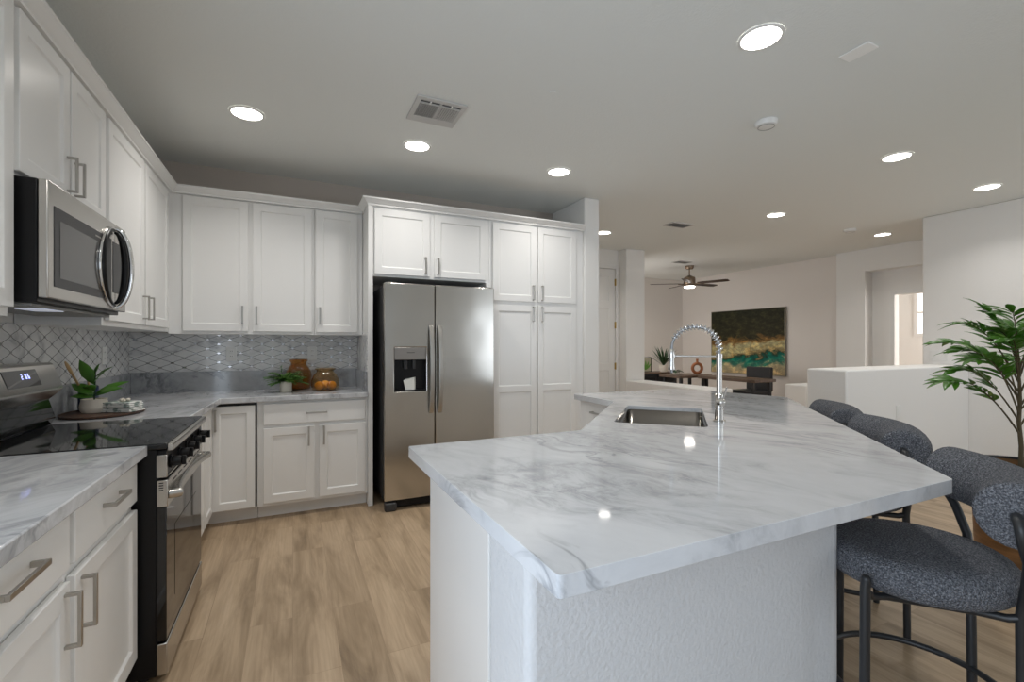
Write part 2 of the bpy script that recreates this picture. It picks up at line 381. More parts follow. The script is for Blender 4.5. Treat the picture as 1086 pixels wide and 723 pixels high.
# ------------------------------------------------------------------ the room
CEIL = 2.745
X0, X1, Y0, Y1 = -1.143, 8.03, -2.8, 7.95
struct('floor', B().box(-1.3, 11.2, -3.1, 8.2, -.1, 0), M['floor'])
struct('ceiling', B().box(-1.3, 11.2, -3.1, 8.2, CEIL, CEIL + .12), M['ceiling'])
struct('wall_left', B().box(X0 - .12, X0, .78, 4.62, 0, CEIL).box(X0 - .12, X0, Y0, -1.28, 0, CEIL).box(X0 - .12, X0, -1.28, .78, 2.18, CEIL), M['wall'])
struct('wall_back', B().box(X0, 2.78, 4.49, 4.62, 0, CEIL), M['wall_back'])
struct('wall_pantry', B().box(2.603, 2.78, 3.85, 4.49, 0, CEIL), M['wall'], bevel=.012)
struct('wall_passage', B().box(2.66, 2.78, 4.62, 5.83, 0, CEIL), M['wall_warm'])
# hall wall with the door opening x 3.66-4.505
b = B().box(2.66, 3.655, 5.83, 5.95, 0, CEIL).box(4.505, 4.57, 5.83, 5.95, 0, CEIL).box(3.655, 4.505, 5.83, 5.95, 2.455, CEIL)
struct('wall_hall', b, M['wall'])
struct('wall_column', B().box(4.57, 4.93, 5.65, 5.95, 0, CEIL), M['wall'], bevel=.012)
struct('wall_living_west', B().box(4.8, 4.93, 5.95, 6.2, 0, CEIL).box(4.8, 4.93, 7.7, 7.95, 0, CEIL).box(4.8, 4.93, 6.2, 7.7, 0, .8).box(4.8, 4.93, 6.2, 7.7, 2.2, CEIL), M['wall_warm'])
struct('wall_living_north', B().box(4.8, 8.15, 7.95, 8.08, 0, CEIL), M['wall_warm'])
struct('wall_living_east', B().box(8.03, 8.15, 4.55, 7.95, 0, CEIL), M['wall_warm'])
# entry wall x = 7.9 with a recessed niche that holds a doorway
b = B().box(7.9, 8.02, 4.14, 4.55, 0, CEIL).box(7.9, 8.02, 1.9, 4.14, 2.41, CEIL).box(7.9, 8.02, -2.8, 1.9, 0, CEIL)
struct('wall_entry', b, M['wall'])
b = B().box(8.1, 8.2, 3.84, 4.35, 0, CEIL).box(8.1, 8.2, 2.9, 3.84, 2.03, CEIL).box(8.1, 8.2, 1.8, 2.9, 0, CEIL).box(8.02, 8.1, 4.14, 4.35, 0, CEIL).box(8.02, 8.1, 1.8, 4.14, 2.41, CEIL)
struct('wall_niche', b, M['wall'])
# bright room beyond the niche doorway
b = B().box(10.6, 10.7, 1.6, 3.65, 0, CEIL).box(10.6, 10.7, 4.72, 6.2, 0, CEIL).box(10.6, 10.7, 3.65, 4.72, 0, 1.44).box(10.6, 10.7, 3.65, 4.72, 2.35, CEIL)
b.box(8.2, 10.6, 6.1, 6.2, 0, CEIL).box(8.2, 8.6, 1.6, 1.7, 0, CEIL).box(10.2, 10.6, 1.6, 1.7, 0, CEIL).box(8.6, 10.2, 1.6, 1.7, 0, .65).box(8.6, 10.2, 1.6, 1.7, 2.35, CEIL)
struct('wall_entry_room', b, M['wall'])
struct('wall_right', B().box(6.53, 6.68, Y0, 2.83, 0, CEIL), M['wall'], bevel=.012)
# half walls
struct('wall_half', B().box(4.35, 6.528, 2.42, 2.77, 0, 1.07), M['wall'], bevel=.015)
struct('wall_half_low', B().box(6.2, 7.898, 3.95, 4.25, 0, .745), M['wall'], bevel=.015)
struct('wall_ledge', B().box(4.57, 4.95, 4.07, 5.648, 0, .742), M['wall'], bevel=.012)
# rear wall behind the camera with two window openings
b = B()
for x0, x1, z0, z1 in ((-1.3, -.9, 0, CEIL), (1.5, 3.95, 0, CEIL), (6.25, 8.1, 0, CEIL), (-.9, 1.5, 0, .3), (-.9, 1.5, 2.4, CEIL), (3.95, 6.25, 0, .3), (3.95, 6.25, 2.4, CEIL)):
    b.box(x0, x1, Y0 - .12, Y0, z0, z1)
struct('wall_rear', b, M['wall'])
def window(name, x0, x1, z0, z1, y):
    b = B(); f = .06
    b.box(x0, x1, y, y + .05, z0, z0 + f).box(x0, x1, y, y + .05, z1 - f, z1).box(x0, x0 + f, y, y + .05, z0 + f, z1 - f).box(x1 - f, x1, y, y + .05, z0 + f, z1 - f)
    c = (x0 + x1) / 2; b.box(c - f / 2, c + f / 2, y, y + .05, z0 + f, z1 - f)
    o = struct(name, b, M['trim'])
    B().box(x0 + f, x1 - f, y + .02, y + .026, z0 + f, z1 - f).build('pane', M['pane'], o)
window('window_2', -.9, 1.5, .3, 2.4, Y0 - .1); window('window_3', 3.95, 6.25, .3, 2.4, Y0 - .1); window('added_window_5', 8.6, 10.2, .65, 2.35, 1.62)  # the last window is unseen, added to go with the entry room fill light
b = B(); x = X0 - .10
b.box(x, x + .05, -1.28, -1.22, 0, 2.18).box(x, x + .05, .72, .78, 0, 2.18).box(x, x + .05, -.29, -.21, .06, 2.12).box(x, x + .05, -1.22, .72, 0, .06).box(x, x + .05, -1.22, .72, 2.12, 2.18)
o = slabel(struct('door_2', b, M['trim']), 'glazed patio door behind the camera')
B().box(x + .02, x + .026, -1.22, .72, .06, 2.12).build('pane', M['pane'], o)
b = B(); x = 4.84
b.box(x, x + .05, 6.2, 6.26, .8, 2.2).box(x, x + .05, 7.64, 7.7, .8, 2.2).box(x, x + .05, 6.26, 7.64, .8, .86).box(x, x + .05, 6.26, 7.64, 2.14, 2.2).box(x, x + .05, 6.26, 7.64, 1.47, 1.53)
o = slabel(struct('added_window_4', b, M['trim']), 'unseen living room window, added behind the column for fill light')  # unseen window, put in to carry the living room fill light
B().box(x + .02, x + .026, 6.26, 7.64, .86, 2.14).build('pane', M['pane'], o)
# window of the bright room
b = B(); x = 10.58; f = .06
b.box(x, x + .06, 3.65, 3.71, 1.44, 2.35).box(x, x + .06, 4.66, 4.72, 1.44, 2.35).box(x, x + .06, 3.71, 4.66, 1.44, 1.50).box(x, x + .06, 3.71, 4.66, 2.29, 2.35).box(x, x + .06, 3.71, 4.66, 1.87, 1.91)
o = slabel(struct('window_1', b, M['trim']), 'white sash window in the bright room seen through the niche doorway')
B().box(x + .025, x + .03, 3.71, 4.66, 1.50, 2.29).build('pane', emit('daylit_pane', (1, .98, .96), 1.2), o)
# trims
def casing(name, x0, x1, y, zt, w_=.06, label=''):
    b = B().box(x0 - w_, x0, y - .018, y, 0, zt + w_).box(x1, x1 + w_, y - .018, y, 0, zt + w_).box(x0, x1, y - .018, y, zt, zt + w_)
    return slabel(struct(name, b, M['trim'], bevel=.004), label)
casing('trim_1', 3.655, 4.505, 5.83, 2.455, .055, 'white casing round the panelled hall door')
b = B().box(8.082, 8.1, 3.84, 3.90, 0, 2.09).box(8.082, 8.1, 2.9, 3.84, 2.03, 2.09)
slabel(struct('trim_2', b, M['trim'], bevel=.004), 'white casing round the niche doorway')
BB = [(0, 0), (.013, 0), (.013, .085), (.007, .095), (0, .095)]
struct('baseboard_half', B().sweep([(4.35, 2.77), (4.35, 2.42), (6.528, 2.42)], BB), M['trim'])
struct('baseboard_right', B().sweep([(6.53, 2.40), (6.53, Y0)], BB), M['trim'])
struct('baseboard_living', B().sweep([(4.95, 7.95), (8.03, 7.95), (8.03, 4.56)], BB), M['trim'])
struct('baseboard_hall', B().sweep([(2.78, 5.83), (3.6, 5.83)], BB), M['trim'])
# hall door with six panels and brass hinges
d = struct('door_1', B().shaker(3.66, 4.50, .008, 2.45, y=5.835, t=.035, rail=.11, rec=.008, xm=(4.08,), zm=(.95, 1.9)), M['trim'], bevel=.002)
slabel(d, 'white six panel hall door beside the column')
for zz in (.25, .96, 1.59, 2.25):
    B().box(4.493, 4.513, 5.815, 5.834, zz - .05, zz + .05).cyl((4.503, 5.812, zz - .052), (4.503, 5.812, zz + .052), .007, seg=10).build('hinge', M['brass'], d)
B().cyl((3.72, 5.834, 1.0), (3.72, 5.79, 1.0), .012).sphere((3.72, 5.775, 1.0), .028).build('door_knob', M['nickel'], d, smooth=40)

# mosaic backsplash and crown mouldings
slabel(struct('wall_mosaic_back', B().box(X0 + .008, .537, 4.482, 4.489, 1.075, 1.388), M['tile_x']), 'lozenge mosaic backsplash on the back wall')
slabel(struct('wall_mosaic_left', B().box(X0, X0 + .007, 1.0, 4.481, 1.075, 1.388), M['tile_y']), 'lozenge mosaic backsplash on the left wall')
slabel(struct('wall_mosaic_return', B().box(.5375, .5445, 4.165, 4.481, 1.075, 1.371).box(.5375, .5445, 3.90, 4.164, 1.075, 1.388), M['tile_y']), 'lozenge mosaic on the side of the fridge end panel')
CP = [(-.018, 2.412), (.006, 2.412), (.006, 2.424), (.014, 2.428), (.038, 2.452), (.046, 2.456), (.046, 2.468), (-.018, 2.468)]
slabel(struct('trim_3', B().sweep([(-.81, .9), (-.81, 4.16), (.54, 4.16)], CP), M['cab'], smooth=30), 'white crown moulding above the corner wall cabinets')
slabel(struct('trim_4', B().sweep([(.546, 4.13), (.546, 3.86), (2.602, 3.86)], CP), M['cab'], smooth=30), 'white crown moulding above the fridge and pantry')

# ------------------------------------------------------------------ cabinets
def pull(b, cx, cz, Ln, vertical, y):
    h = Ln / 2; w_ = .0065; pr = .034; t = .008
    if vertical:
        b.box(cx - w_, cx + w_, y - pr, y - pr + t, cz - h, cz + h)
        for z in (cz - h, cz + h - t): b.box(cx - w_, cx + w_, y - pr + t, y, z, z + t)
    else:
        b.box(cx - h, cx + h, y - pr, y - pr + t, cz - w_, cz + w_)
        for x in (cx - h, cx + h - t): b.box(x, x + t, y - pr + t, y, cz - w_, cz + w_)
    return b
def cabinet(name, label, loc, rz, w_, depth, z0, z1, doors=(), drawers=(), toe=0, group=None, HL=.14, interior=None):
    t = thing(name, label, 'cabinet', loc, rz, group); zb = z0 + toe
    B().box(.0005, w_ - .0005, .021, depth, zb, z1).build('carcass', M['cab'], t, bevel=.0015, local=True)
    if toe: B().box(.001, w_ - .001, .10, .118, 0, zb).build('toe_kick', M['cab'], t, local=True)
    for (a, c, e, f, hx, hz, zm) in doors:
        d = B().shaker(a, c, e, f, zm=zm).build('door', M['cab'], t, bevel=.0022, local=True)
        if hx is not None: pull(B(), hx, hz, HL, True, 0).build('handle', M['nickel'], d, bevel=.0008, local=True)
    for (a, c, e, f, hl, *hz_) in drawers:
        b = B().box(a, c, 0, .019, e, f)
        d = b.build('drawer_front', M['cab'], t, bevel=.005, local=True, seg=3)
        if hl: pull(B(), (a + c) / 2, hz_[0] if hz_ else (e + f) / 2, hl, False, 0).build('handle', M['nickel'], d, bevel=.0008, local=True)
    return t
G_U, G_B = 'white wall cabinets', 'white base cabinets'
PX = math.pi / 2
# left wall uppers: local x runs along +Y from loc.y, front faces +X
cabinet('wall_cabinet', 'white wall cabinet left of the microwave, cut by the photo edge', (-.81, .95, 0), PX, 1.10, .33, 1.385, 2.415,
        doors=[(.02, .54, 1.415, 2.40, .50, 1.55, ()), (.56, 1.085, 1.415, 2.40, .61, 1.55, ())], group=G_U)
cabinet('wall_cabinet', 'short white two door wall cabinet directly above the microwave', (-.81, 2.051, 0), PX, .81, .33, 1.85, 2.415,
        doors=[(.018, .40, 1.865, 2.40, .373, 1.97, ()), (.415, .795, 1.865, 2.40, .446, 1.97, ())], group=G_U)
cabinet('wall_cabinet', 'white two door wall cabinet on the left wall between microwave and corner', (-.81, 2.862, 0), PX, 1.318, .33, 1.385, 2.415,
        doors=[(.03, .63, 1.412, 2.40, .595, 1.515, ()), (.665, 1.235, 1.412, 2.40, .705, 1.515, ())], group=G_U)
cabinet('wall_cabinet', 'white two door wall cabinet on the back wall in the corner', (-.8315, 4.16, 0), 0, .9905, .327, 1.372, 2.415,
        doors=[(.0925, .5155, 1.395, 2.40, .4795, 1.522, ()), (.5475, .9725, 1.395, 2.40, .5745, 1.522, ())], group=G_U)
cabinet('wall_cabinet', 'white single door wall cabinet beside the fridge surround', (.160, 4.16, 0), 0, .383, .327, 1.372, 2.415,
        doors=[(.012, .34, 1.395, 2.40, .042, 1.53, ())], group=G_U)
# fridge surround and pantry
tall = B().box(.545, .582, 3.86, 4.486, 0, 2.412)
onemesh(tall, 'end_panel', 'tall white end panel between the back worktop and fridge', 'panel', M['cab'], bevel=.002)
cabinet('wall_cabinet', 'white two door cabinet above the stainless fridge', (.583, 3.86, 0), 0, 1.015, .62, 1.845, 2.415,
        doors=[(.012, .467, 1.865, 2.395, .425, 1.955, ()), (.507, .98, 1.865, 2.395, .535, 1.955, ())], group=G_U)
onemesh(B().box(1.562, 1.598, 3.862, 4.486, 0, 1.843), 'end_panel', 'tall white panel on the right side of the fridge', 'panel', M['cab'], bevel=.002)
cabinet('pantry_cabinet', 'tall white pantry cabinet with four doors right of the fridge', (1.599, 3.86, 0), 0, 1.002, .62, 0, 2.415,
        doors=[(.03, .472, 1.69, 2.395, .435, 1.775, ()), (.49, .915, 1.69, 2.395, .53, 1.775, ()),
               (.03, .472, .13, 1.655, .435, 1.575, (.885,)), (.49, .915, .13, 1.655, .53, 1.575, (.885,))], toe=.1)
# back base run
cabinet('base_cabinet', 'white base cabinet with one drawer over two doors on the back wall', (-.236, 3.865, 0), 0, .780, .617, 0, .873,
        doors=[(.04, .387, .125, .675, .345, .60, ()), (.42, .762, .125, .675, .452, .60, ())], drawers=[(.04, .762, .70, .855, .15)], toe=.1, group=G_B)
# corner lazy-susan cabinet: two hinged leaves in the inner corner
t = thing('corner_cabinet', 'white corner base cabinet with folding door beside the range', 'cabinet', (-.52, 3.865, 0))
b = B().prism([(X0 + .004, 2.94), (-.545, 2.94), (-.545, 3.89), (-.2375, 3.89), (-.2375, 4.48), (X0 + .004, 4.48)], .1, .873)
b.build('carcass', M['cab'], t)
B().prism([(X0 + .02, 2.95), (-.62, 2.95), (-.62, 3.965), (-.238, 3.965), (-.238, 4.40), (X0 + .02, 4.40)], 0, .1).build('toe_kick', M['cab'], t)
B().box(-.53, -.2385, 3.878, 3.8895, .108, .868).build('gap_shade', M['dark'], t)  # dark plate stands in for the shade in the gap round the leaf
d = B().shaker(-.522, -.249, .112, .852, y=3.858, rail=.052).build('door', M['cab'], t, bevel=.002)
pull(B(), -.492, .755, .15, True, 3.858).build('handle', M['nickel'], d, bevel=.0008)
d = B().shaker(0, .30, .105, .852, rail=.052).xf(Matrix.Translation((-.512, 3.548, 0)) @ Matrix.Rotation(PX, 4, 'Z')).build('door', M['cab'], t, bevel=.002)
B().box(-.5445, -.514, 2.945, 3.54, .10, .873).build('filler_panel', M['cab'], t, bevel=.0015)
# near left base cabinet
cabinet('base_cabinet', 'white base cabinet at lower left with two drawers over two doors', (-.52, .99, 0), PX, 1.168, .617, 0, .873,
        doors=[(.02, .585, .135, .685, .553, .596, ()), (.615, 1.158, .135, .685, .655, .596, ())],
        drawers=[(.02, .585, .715, .858, .17, .812), (.615, 1.158, .715, .858, .15, .806)], toe=.1, group=G_B)
# worktops
CT0, CT1 = .874, .914
o = thing('worktop', 'grey veined marble worktop in the corner right of the range', 'worktop', (-.8, 3.8, CT0))
B().prism([(X0 + .002, 2.936), (-.495, 2.936), (-.462, 3.84), (.543, 3.84), (.543, 4.487), (X0 + .002, 4.487)], CT0, CT1).build('slab', M['marble_l'], o, bevel=.004)
B().box(X0 + .0205, .5235, 4.467, 4.4815, CT1, 1.075).box(.524, .5435, 3.90, 4.4815, CT1, 1.075).box(X0 + .001, X0 + .02, 2.936, 4.4815, CT1, 1.075).build('upstand', M['marble_s'], o, bevel=.001)
o = thing('worktop', 'grey veined marble worktop at lower left of the range', 'worktop', (-.8, 1.5, CT0))
B().box(X0 + .002, -.495, .95, 2.172, CT0, CT1).build('slab', M['marble_l'], o, bevel=.004)
B().box(X0 + .001, X0 + .02, .95, 2.172, CT1, 1.075).build('upstand', M['marble_s'], o, bevel=.001)

# ------------------------------------------------------------------ range
RY0, RY1 = 2.178, 2.930
t = thing('range', 'stainless electric range with black glass cooktop on the left wall', 'stove', (-.8, 2.55, 0))
B().box(-1.10, -.470, RY0, RY1, .03, .893).build('body', M['black'], t, bevel=.003)
B().box(-1.04, -.435, RY0 - .003, RY1 + .003, .893, .917).build('cooktop', M['glass_black'], t, bevel=.004)
B().extrude_x([(-.434, .888), (-.416, .888), (-.414, .902), (-.420, .913), (-.434, .914)], RY0 - .003, RY1 + .003, 1).build('cooktop_trim', M['steel_y'], t, bevel=.002)
g = B().extrude_x([(-1.11, .9175), (-1.035, .9175), (-1.018, .95), (-1.045, 1.045), (-1.11, 1.045)], RY0 + .005, RY1 - .005, 1).build('vent_trim', M['glass_black'], t, bevel=.004)
g = B().extrude_x([(-1.12, 1.03), (-1.05, 1.03), (-.995, 1.082), (-.992, 1.095), (-1.03, 1.205), (-1.04, 1.21), (-1.12, 1.21)], RY0, RY1, 1).build('backguard', M['steel_y'], t, bevel=.006)
# display lies on the slanted face (from z 1.095 at x -.992 to z 1.205 at x -1.03)
def slant(z): return -.992 - (z - 1.095) * .038 / .11
dz0, dz1 = 1.118, 1.187
dsp = B().hexa([(slant(dz0) - .004, 2.47, dz0), (slant(dz0) + .002, 2.47, dz0), (slant(dz0) + .002, 2.735, dz0), (slant(dz0) - .004, 2.735, dz0)],
         [(slant(dz1) - .004, 2.47, dz1), (slant(dz1) + .002, 2.47, dz1), (slant(dz1) + .002, 2.735, dz1), (slant(dz1) - .004, 2.735, dz1)]).build('display', M['glass_black'], g)
SEG = {'0': 'abcdef', '1': 'bc', '2': 'abged', '6': 'afgedc', '5': 'afgcd'}
def digit(b, ch, y, z, h):
    w_ = h * .5; t_ = h * .09
    def s_(y0, y1, z0, z1): b.hexa([(slant(z0) + .002, y0, z0), (slant(z0) + .0032, y0, z0), (slant(z0) + .0032, y1, z0), (slant(z0) + .002, y1, z0)], [(slant(z1) + .002, y0, z1), (slant(z1) + .0032, y0, z1), (slant(z1) + .0032, y1, z1), (slant(z1) + .002, y1, z1)])
    for k in SEG[ch]:
        {'a': lambda: s_(y, y + w_, z + h - t_, z + h), 'g': lambda: s_(y, y + w_, z + h / 2 - t_ / 2, z + h / 2 + t_ / 2), 'd': lambda: s_(y, y + w_, z, z + t_),
         'f': lambda: s_(y, y + t_, z + h / 2, z + h), 'e': lambda: s_(y, y + t_, z, z + h / 2), 'b': lambda: s_(y + w_ - t_, y + w_, z + h / 2, z + h), 'c': lambda: s_(y + w_ - t_, y + w_, z, z + h / 2)}[k]()
for ch, yy in (('2', 2.595), ('0', 2.628), ('6', 2.650)):
    b = B(); digit(b, ch, yy, 1.150, .020); b.build('clock_digit', M['digits'], dsp)
# front fascia with knobs
for y0_, y1_ in ((RY0, RY0 + .012), (RY1 - .012, RY1)): B().box(-.470, -.436, y0_, y1_, .785, .872).build('fascia_end', M['steel_y'], t, bevel=.002)
B().box(-.470, -.440, RY0 + .012, RY1 - .012, .782, .888).build('control_fascia', M['black'], t, bevel=.002)
for k in range(5):
    y = RY0 + .075 + k * (RY1 - RY0 - .15) / 4
    kb = B().cyl((-.44, y, .832), (-.432, y, .832), .027, seg=24).cyl((-.432, y, .832), (-.402, y, .832), .021, .019, 24).box(-.402, -.388, y - .005, y + .005, .814, .850).build('knob', M['black'], t, bevel=.0015)
B().box(-.4395, -.4365, RY0 + .03, RY1 - .03, .786, .791).build('fascia_strip', M['steel_y'], t)
dr = B().box(-.470, -.438, RY0 + .003, RY1 - .003, .16, .672).build('oven_door', M['glass_black'], t, bevel=.003)
B().box(-.470, -.434, RY0 + .002, RY1 - .002, .672, .775).build('door_header', M['steel_y'], dr, bevel=.003)
for k in range(4): B().box(-.462, -.448, RY0 + .0010, RY0 + .003, .735 + k * .009, .739 + k * .009).build('vent_slot', M['dark'], dr)
for k in range(6): B().box(-.4345, -.4332, RY0 + .08 + k * .105, RY0 + .15 + k * .105, .752, .757).build('vent_slot', M['dark'], dr)
hp = [(-.435, RY0 + .03, .715)] + [(-.405 - .035 * max(0, math.sin(math.pi * k / 14)) ** .6, RY0 + .035 + k * (RY1 - RY0 - .07) / 14, .715) for k in range(15)] + [(-.435, RY1 - .03, .715)]
B().tube(hp, .019, 14).build('handle', M['steel_y'], dr, smooth=60)
B().box(-.4385, -.437, RY0 + .14, RY1 - .14, .27, .56).build('window', M['glass_black'], dr)
B().box(-.470, -.435, RY0 + .002, RY1 - .002, .03, .15).build('storage_drawer', M['steel_y'], t, bevel=.004)
for yy in (RY0 + .05, RY1 - .05):
    for xx in (-1.05, -.52): B().cyl((xx, yy, 0), (xx, yy, .03), .018).build('foot', M['rubber'], t)

# ------------------------------------------------------------------ microwave
MY0, MY1, MZ0, MZ1 = 2.062, 2.858, 1.447, 1.846
t = thing('microwave', 'stainless over the range microwave with curved handle', 'microwave', (-.9, 2.46, MZ0))
B().box(-1.138, -.766, MY0, MY1, MZ0 - .012, MZ1).build('body', M['black'], t, bevel=.003)
dd = B().box(-.765, -.738, MY0 + .001, MY1 - .15, MZ0 + .003, MZ1).build('door', M['steel_y'], t, bevel=.004)
B().box(-.765, -.738, MY1 - .1485, MY1, MZ0 + .003, MZ1).build('control_panel', M['steel_y'], t, bevel=.004)
B().box(-.739, -.7362, 2.105, 2.66, 1.492, 1.768).build('window', M['sidegray'], dd, bevel=.001)
B().box(-.7362, -.7352, 2.145, 2.60, 1.525, 1.725).build('window_glass', M['mwglass'], dd)
B().box(-.7362, -.7355, 2.47, 2.54, 1.742, 1.748).build('badge', M['nickel'], dd)
zc = 1.642
AN = [R(-90 + 180 * k / 20) for k in range(21)]
def bow(y, x, dy, dx, h=.178): return [(x + dx * max(0, math.cos(a)), y + dy * max(0, math.cos(a)), zc + h * math.sin(a)) for a in AN]
B().tube(bow(2.700, -.733, .015, .052), [.008 + .005 * max(0, math.cos(a)) for a in AN], 12).build('handle', M['chrome'], dd, smooth=60)
B().tube(bow(2.692, -.734, -.010, .040, .160), [.006 + .008 * max(0, math.cos(a)) for a in AN], 10).build('handle_grip', M['black'], dd, smooth=60)
B().tube(bow(2.690, -.7355, -.165, .002, .170), [.006 + .013 * max(0, math.cos(a)) for a in AN], 10).build('pocket_rim', M['black'], dd, smooth=60)
B().tube(bow(2.690, -.7345, -.190, .002, .178), [.004 + .003 * max(0, math.cos(a)) for a in AN], 10).build('pocket_trim', M['chrome'], dd, smooth=60)
B().box(-.7375, -.7362, 2.68, 2.80, 1.53, 1.76).build('keypad', M['sidegray'], t)
B().box(-1.05, -.79, MY0 + .03, MY1 - .03, MZ0 - .024, MZ0 - .0125).build('vent_grille', M['grout'], t, bevel=.002)
B().box(-.88, -.80, MY0 + .15, MY0 + .30, MZ0 - .028, MZ0 - .0245).build('task_lamp', emit('task_lamp_lens', (.8, .85, 1), .25), t)

# ------------------------------------------------------------------ fridge
FX0, FX1, FY = .636, 1.552, 3.655
SP = 1.036
t = thing('refrigerator', 'stainless side by side refrigerator with water dispenser', 'refrigerator', (1.09, 4.05, 0))
B().box(FX0 + .004, FX1 - .004, FY + .075, 4.44, .075, 1.755).build('cabinet_body', M['sidegray'], t, bevel=.004)
B().box(FX0 + .02, FX1 - .02, FY + .04, FY + .12, .018, .074).build('base_grille', M['black'], t, bevel=.003)
for x in (FX0 + .05, FX1 - .05): B().box(x - .045, x + .045, FY - .005, FY + .06, 0, .068).build('foot', M['sidegray'], t, bevel=.012)
for x in (FX0 + .06, FX1 - .06): B().box(x - .04, x + .04, FY + .02, FY + .16, 1.757, 1.78).build('hinge_cover', M['sidegray'], t, bevel=.006)
# left (freezer) door with a dispenser opening
DX0, DX1, DZ0, DZ1 = .712, .965, .925, 1.272
ld = B()
xs, zs = [FX0, DX0, DX1, SP - .003], [.082, DZ0, DZ1, 1.772]
V = {(i, j): ld.bm.verts.new((x, FY, z)) for i, x in enumerate(xs) for j, z in enumerate(zs)}
for i in range(3):
    for j in range(3):
        if not (i == 1 and j == 1): ld.bm.faces.new((V[i, j], V[i + 1, j], V[i + 1, j + 1], V[i, j + 1]))
bk = [ld.bm.verts.new((x, FY + .07, z)) for x, z in ((xs[0], zs[0]), (xs[3], zs[0]), (xs[3], zs[3]), (xs[0], zs[3]))]
ld.bm.faces.new(bk[::-1])
for k, e in enumerate(([V[i, 0] for i in range(4)], [V[3, j] for j in range(4)], [V[i, 3] for i in (3, 2, 1, 0)], [V[0, j] for j in (3, 2, 1, 0)])):
    ld.bm.faces.new(e[::-1] + [bk[k], bk[(k + 1) % 4]])
q = [V[1, 1], V[2, 1], V[2, 2], V[1, 2]]; iq = [ld.bm.verts.new((v.co.x, FY + .06, v.co.z)) for v in q]
for k in range(4): ld.bm.faces.new((q[k], q[(k + 1) % 4], iq[(k + 1) % 4], iq[k]))
ld.bm.faces.new(iq)
ld = ld.build('freezer_door', M['steel'], t, bevel=.006)
B().box(DX0 + .001, DX1 - .001, FY + .050, FY + .059, DZ0 + .001, DZ1 - .075).box(DX0 + .001, DX0 + .006, FY + .004, FY + .05, DZ0 + .001, DZ1 - .075).box(DX1 - .006, DX1 - .001, FY + .004, FY + .05, DZ0 + .001, DZ1 - .075).box(DX0 + .006, DX1 - .006, FY + .002, FY + .05, DZ0 + .001, DZ0 + .012).build('dispenser_cavity', M['black'], ld)
B().box(DX0 + .001, DX1 - .001, FY - .002, FY + .05, DZ1 - .098, DZ1 - .001).build('dispenser_panel', mat('dispenser_panel', (.30, .28, .26), .35, .8), ld, bevel=.003)
B().box(.84 - .03, .84 + .03, FY - .003, FY - .002, 1.228, 1.232).build('badge', M['dark'], ld)
for x0_, x1_ in ((.79, .82), (.86, .885)): B().box(x0_, x1_, FY + .025, FY + .045, 1.10, 1.168).build('dispenser_nozzle', M['sidegray'], ld, bevel=.003)
rd = B().box(SP + .003, FX1, FY, FY + .07, .082, 1.772).build('fridge_door', M['steel'], t, bevel=.006)
for par, x in ((ld, SP - .036), (rd, SP + .036)):
    zz = [.745 + (1.447 - .745) * k / 20 for k in range(21)]
    b = B()
    for k in range(20):
        def sec(z):
            u = (z - .745) / .702; y = FY - .012 - .045 * max(0, math.sin(math.pi * u)) ** .55
            return [(x - .017, y - .004, z), (x + .017, y - .004, z), (x + .017, y + .014, z), (x - .017, y + .014, z)]
        if k == 0: rings = [[b.bm.verts.new(p) for p in sec(zz[0])]]
        rings.append([b.bm.verts.new(p) for p in sec(zz[k + 1])])
        for j in range(4): b.bm.faces.new((rings[k][j], rings[k][(j + 1) % 4], rings[k + 1][(j + 1) % 4], rings[k + 1][j]))
    b.bm.faces.new(rings[0]); b.bm.faces.new(rings[-1])
    b.box(x - .012, x + .012, FY - .02, FY - .0005, .75, .79).box(x - .012, x + .012, FY - .02, FY - .0005, 1.405, 1.445)
    b.build('handle', M['nickel'], par, bevel=.005, seg=3)
tp = B().hexa([(.80, FY + .012, .9382), (.87, FY + .004, .9382), (.885, FY + .03, .9382), (.815, FY + .04, .9382)], [(.785, FY + .02, 1.01), (.865, FY + .012, 1.03), (.885, FY + .035, 1.035), (.805, FY + .045, 1.02)])
onemesh(tp, 'paper_packet', 'crumpled white paper packet inside the fridge dispenser', 'packet', M['paper'])

# ------------------------------------------------------------------ island
ISL = [(.395, .66), (1.69, .66), (3.225, 2.195), (3.02, 3.045), (1.95, 3.03), (1.945, 2.53), (1.157, 1.743), (.39, 1.743)]
s2 = math.sqrt(.5)
def uv(u, v): return ((u + v) * s2, (u - v) * s2)
SINK = [uv(2.318, -.306), uv(2.318, .124), uv(2.975, .124), uv(2.975, -.306)]
def rounded(poly, r, n=4):
    out = []
    for i, p in enumerate(poly):
        p = Vector(p); a = (Vector(poly[i - 1]) - p).normalized(); c = (Vector(poly[(i + 1) % len(poly)]) - p).normalized()
        for k in range(n + 1):
            f_ = k / n; q_ = (1 - f_) ** 2 * (p + a * r) + 2 * f_ * (1 - f_) * p + f_ ** 2 * (p + c * r); out.append((q_.x, q_.y))
    return out
hole = rounded(SINK, .035)
def slab_with_hole(poly, hole, z0, z1):
    b = B(); bm = b.bm
    def loop(pl, z):
        vs_ = [bm.verts.new((x, y, z)) for x, y in pl]
        return vs_, [bm.edges.new((vs_[i], vs_[(i + 1) % len(vs_)])) for i in range(len(vs_))]
    ov, oe = loop(poly, z1); hv, he = loop(hole, z1)
    r = bmesh.ops.triangle_fill(bm, use_beauty=True, use_dissolve=False, edges=oe + he)
    top = [f_ for f_ in r['geom'] if isinstance(f_, bmesh.types.BMFace)]
    ret = bmesh.ops.extrude_face_region(bm, geom=top)
    bmesh.ops.translate(bm, verts=[v for v in ret['geom'] if isinstance(v, bmesh.types.BMVert)], vec=(0, 0, z0 - z1))
    return b
ci = slab_with_hole(rounded(ISL, .012, 3), hole, CT0, CT1)
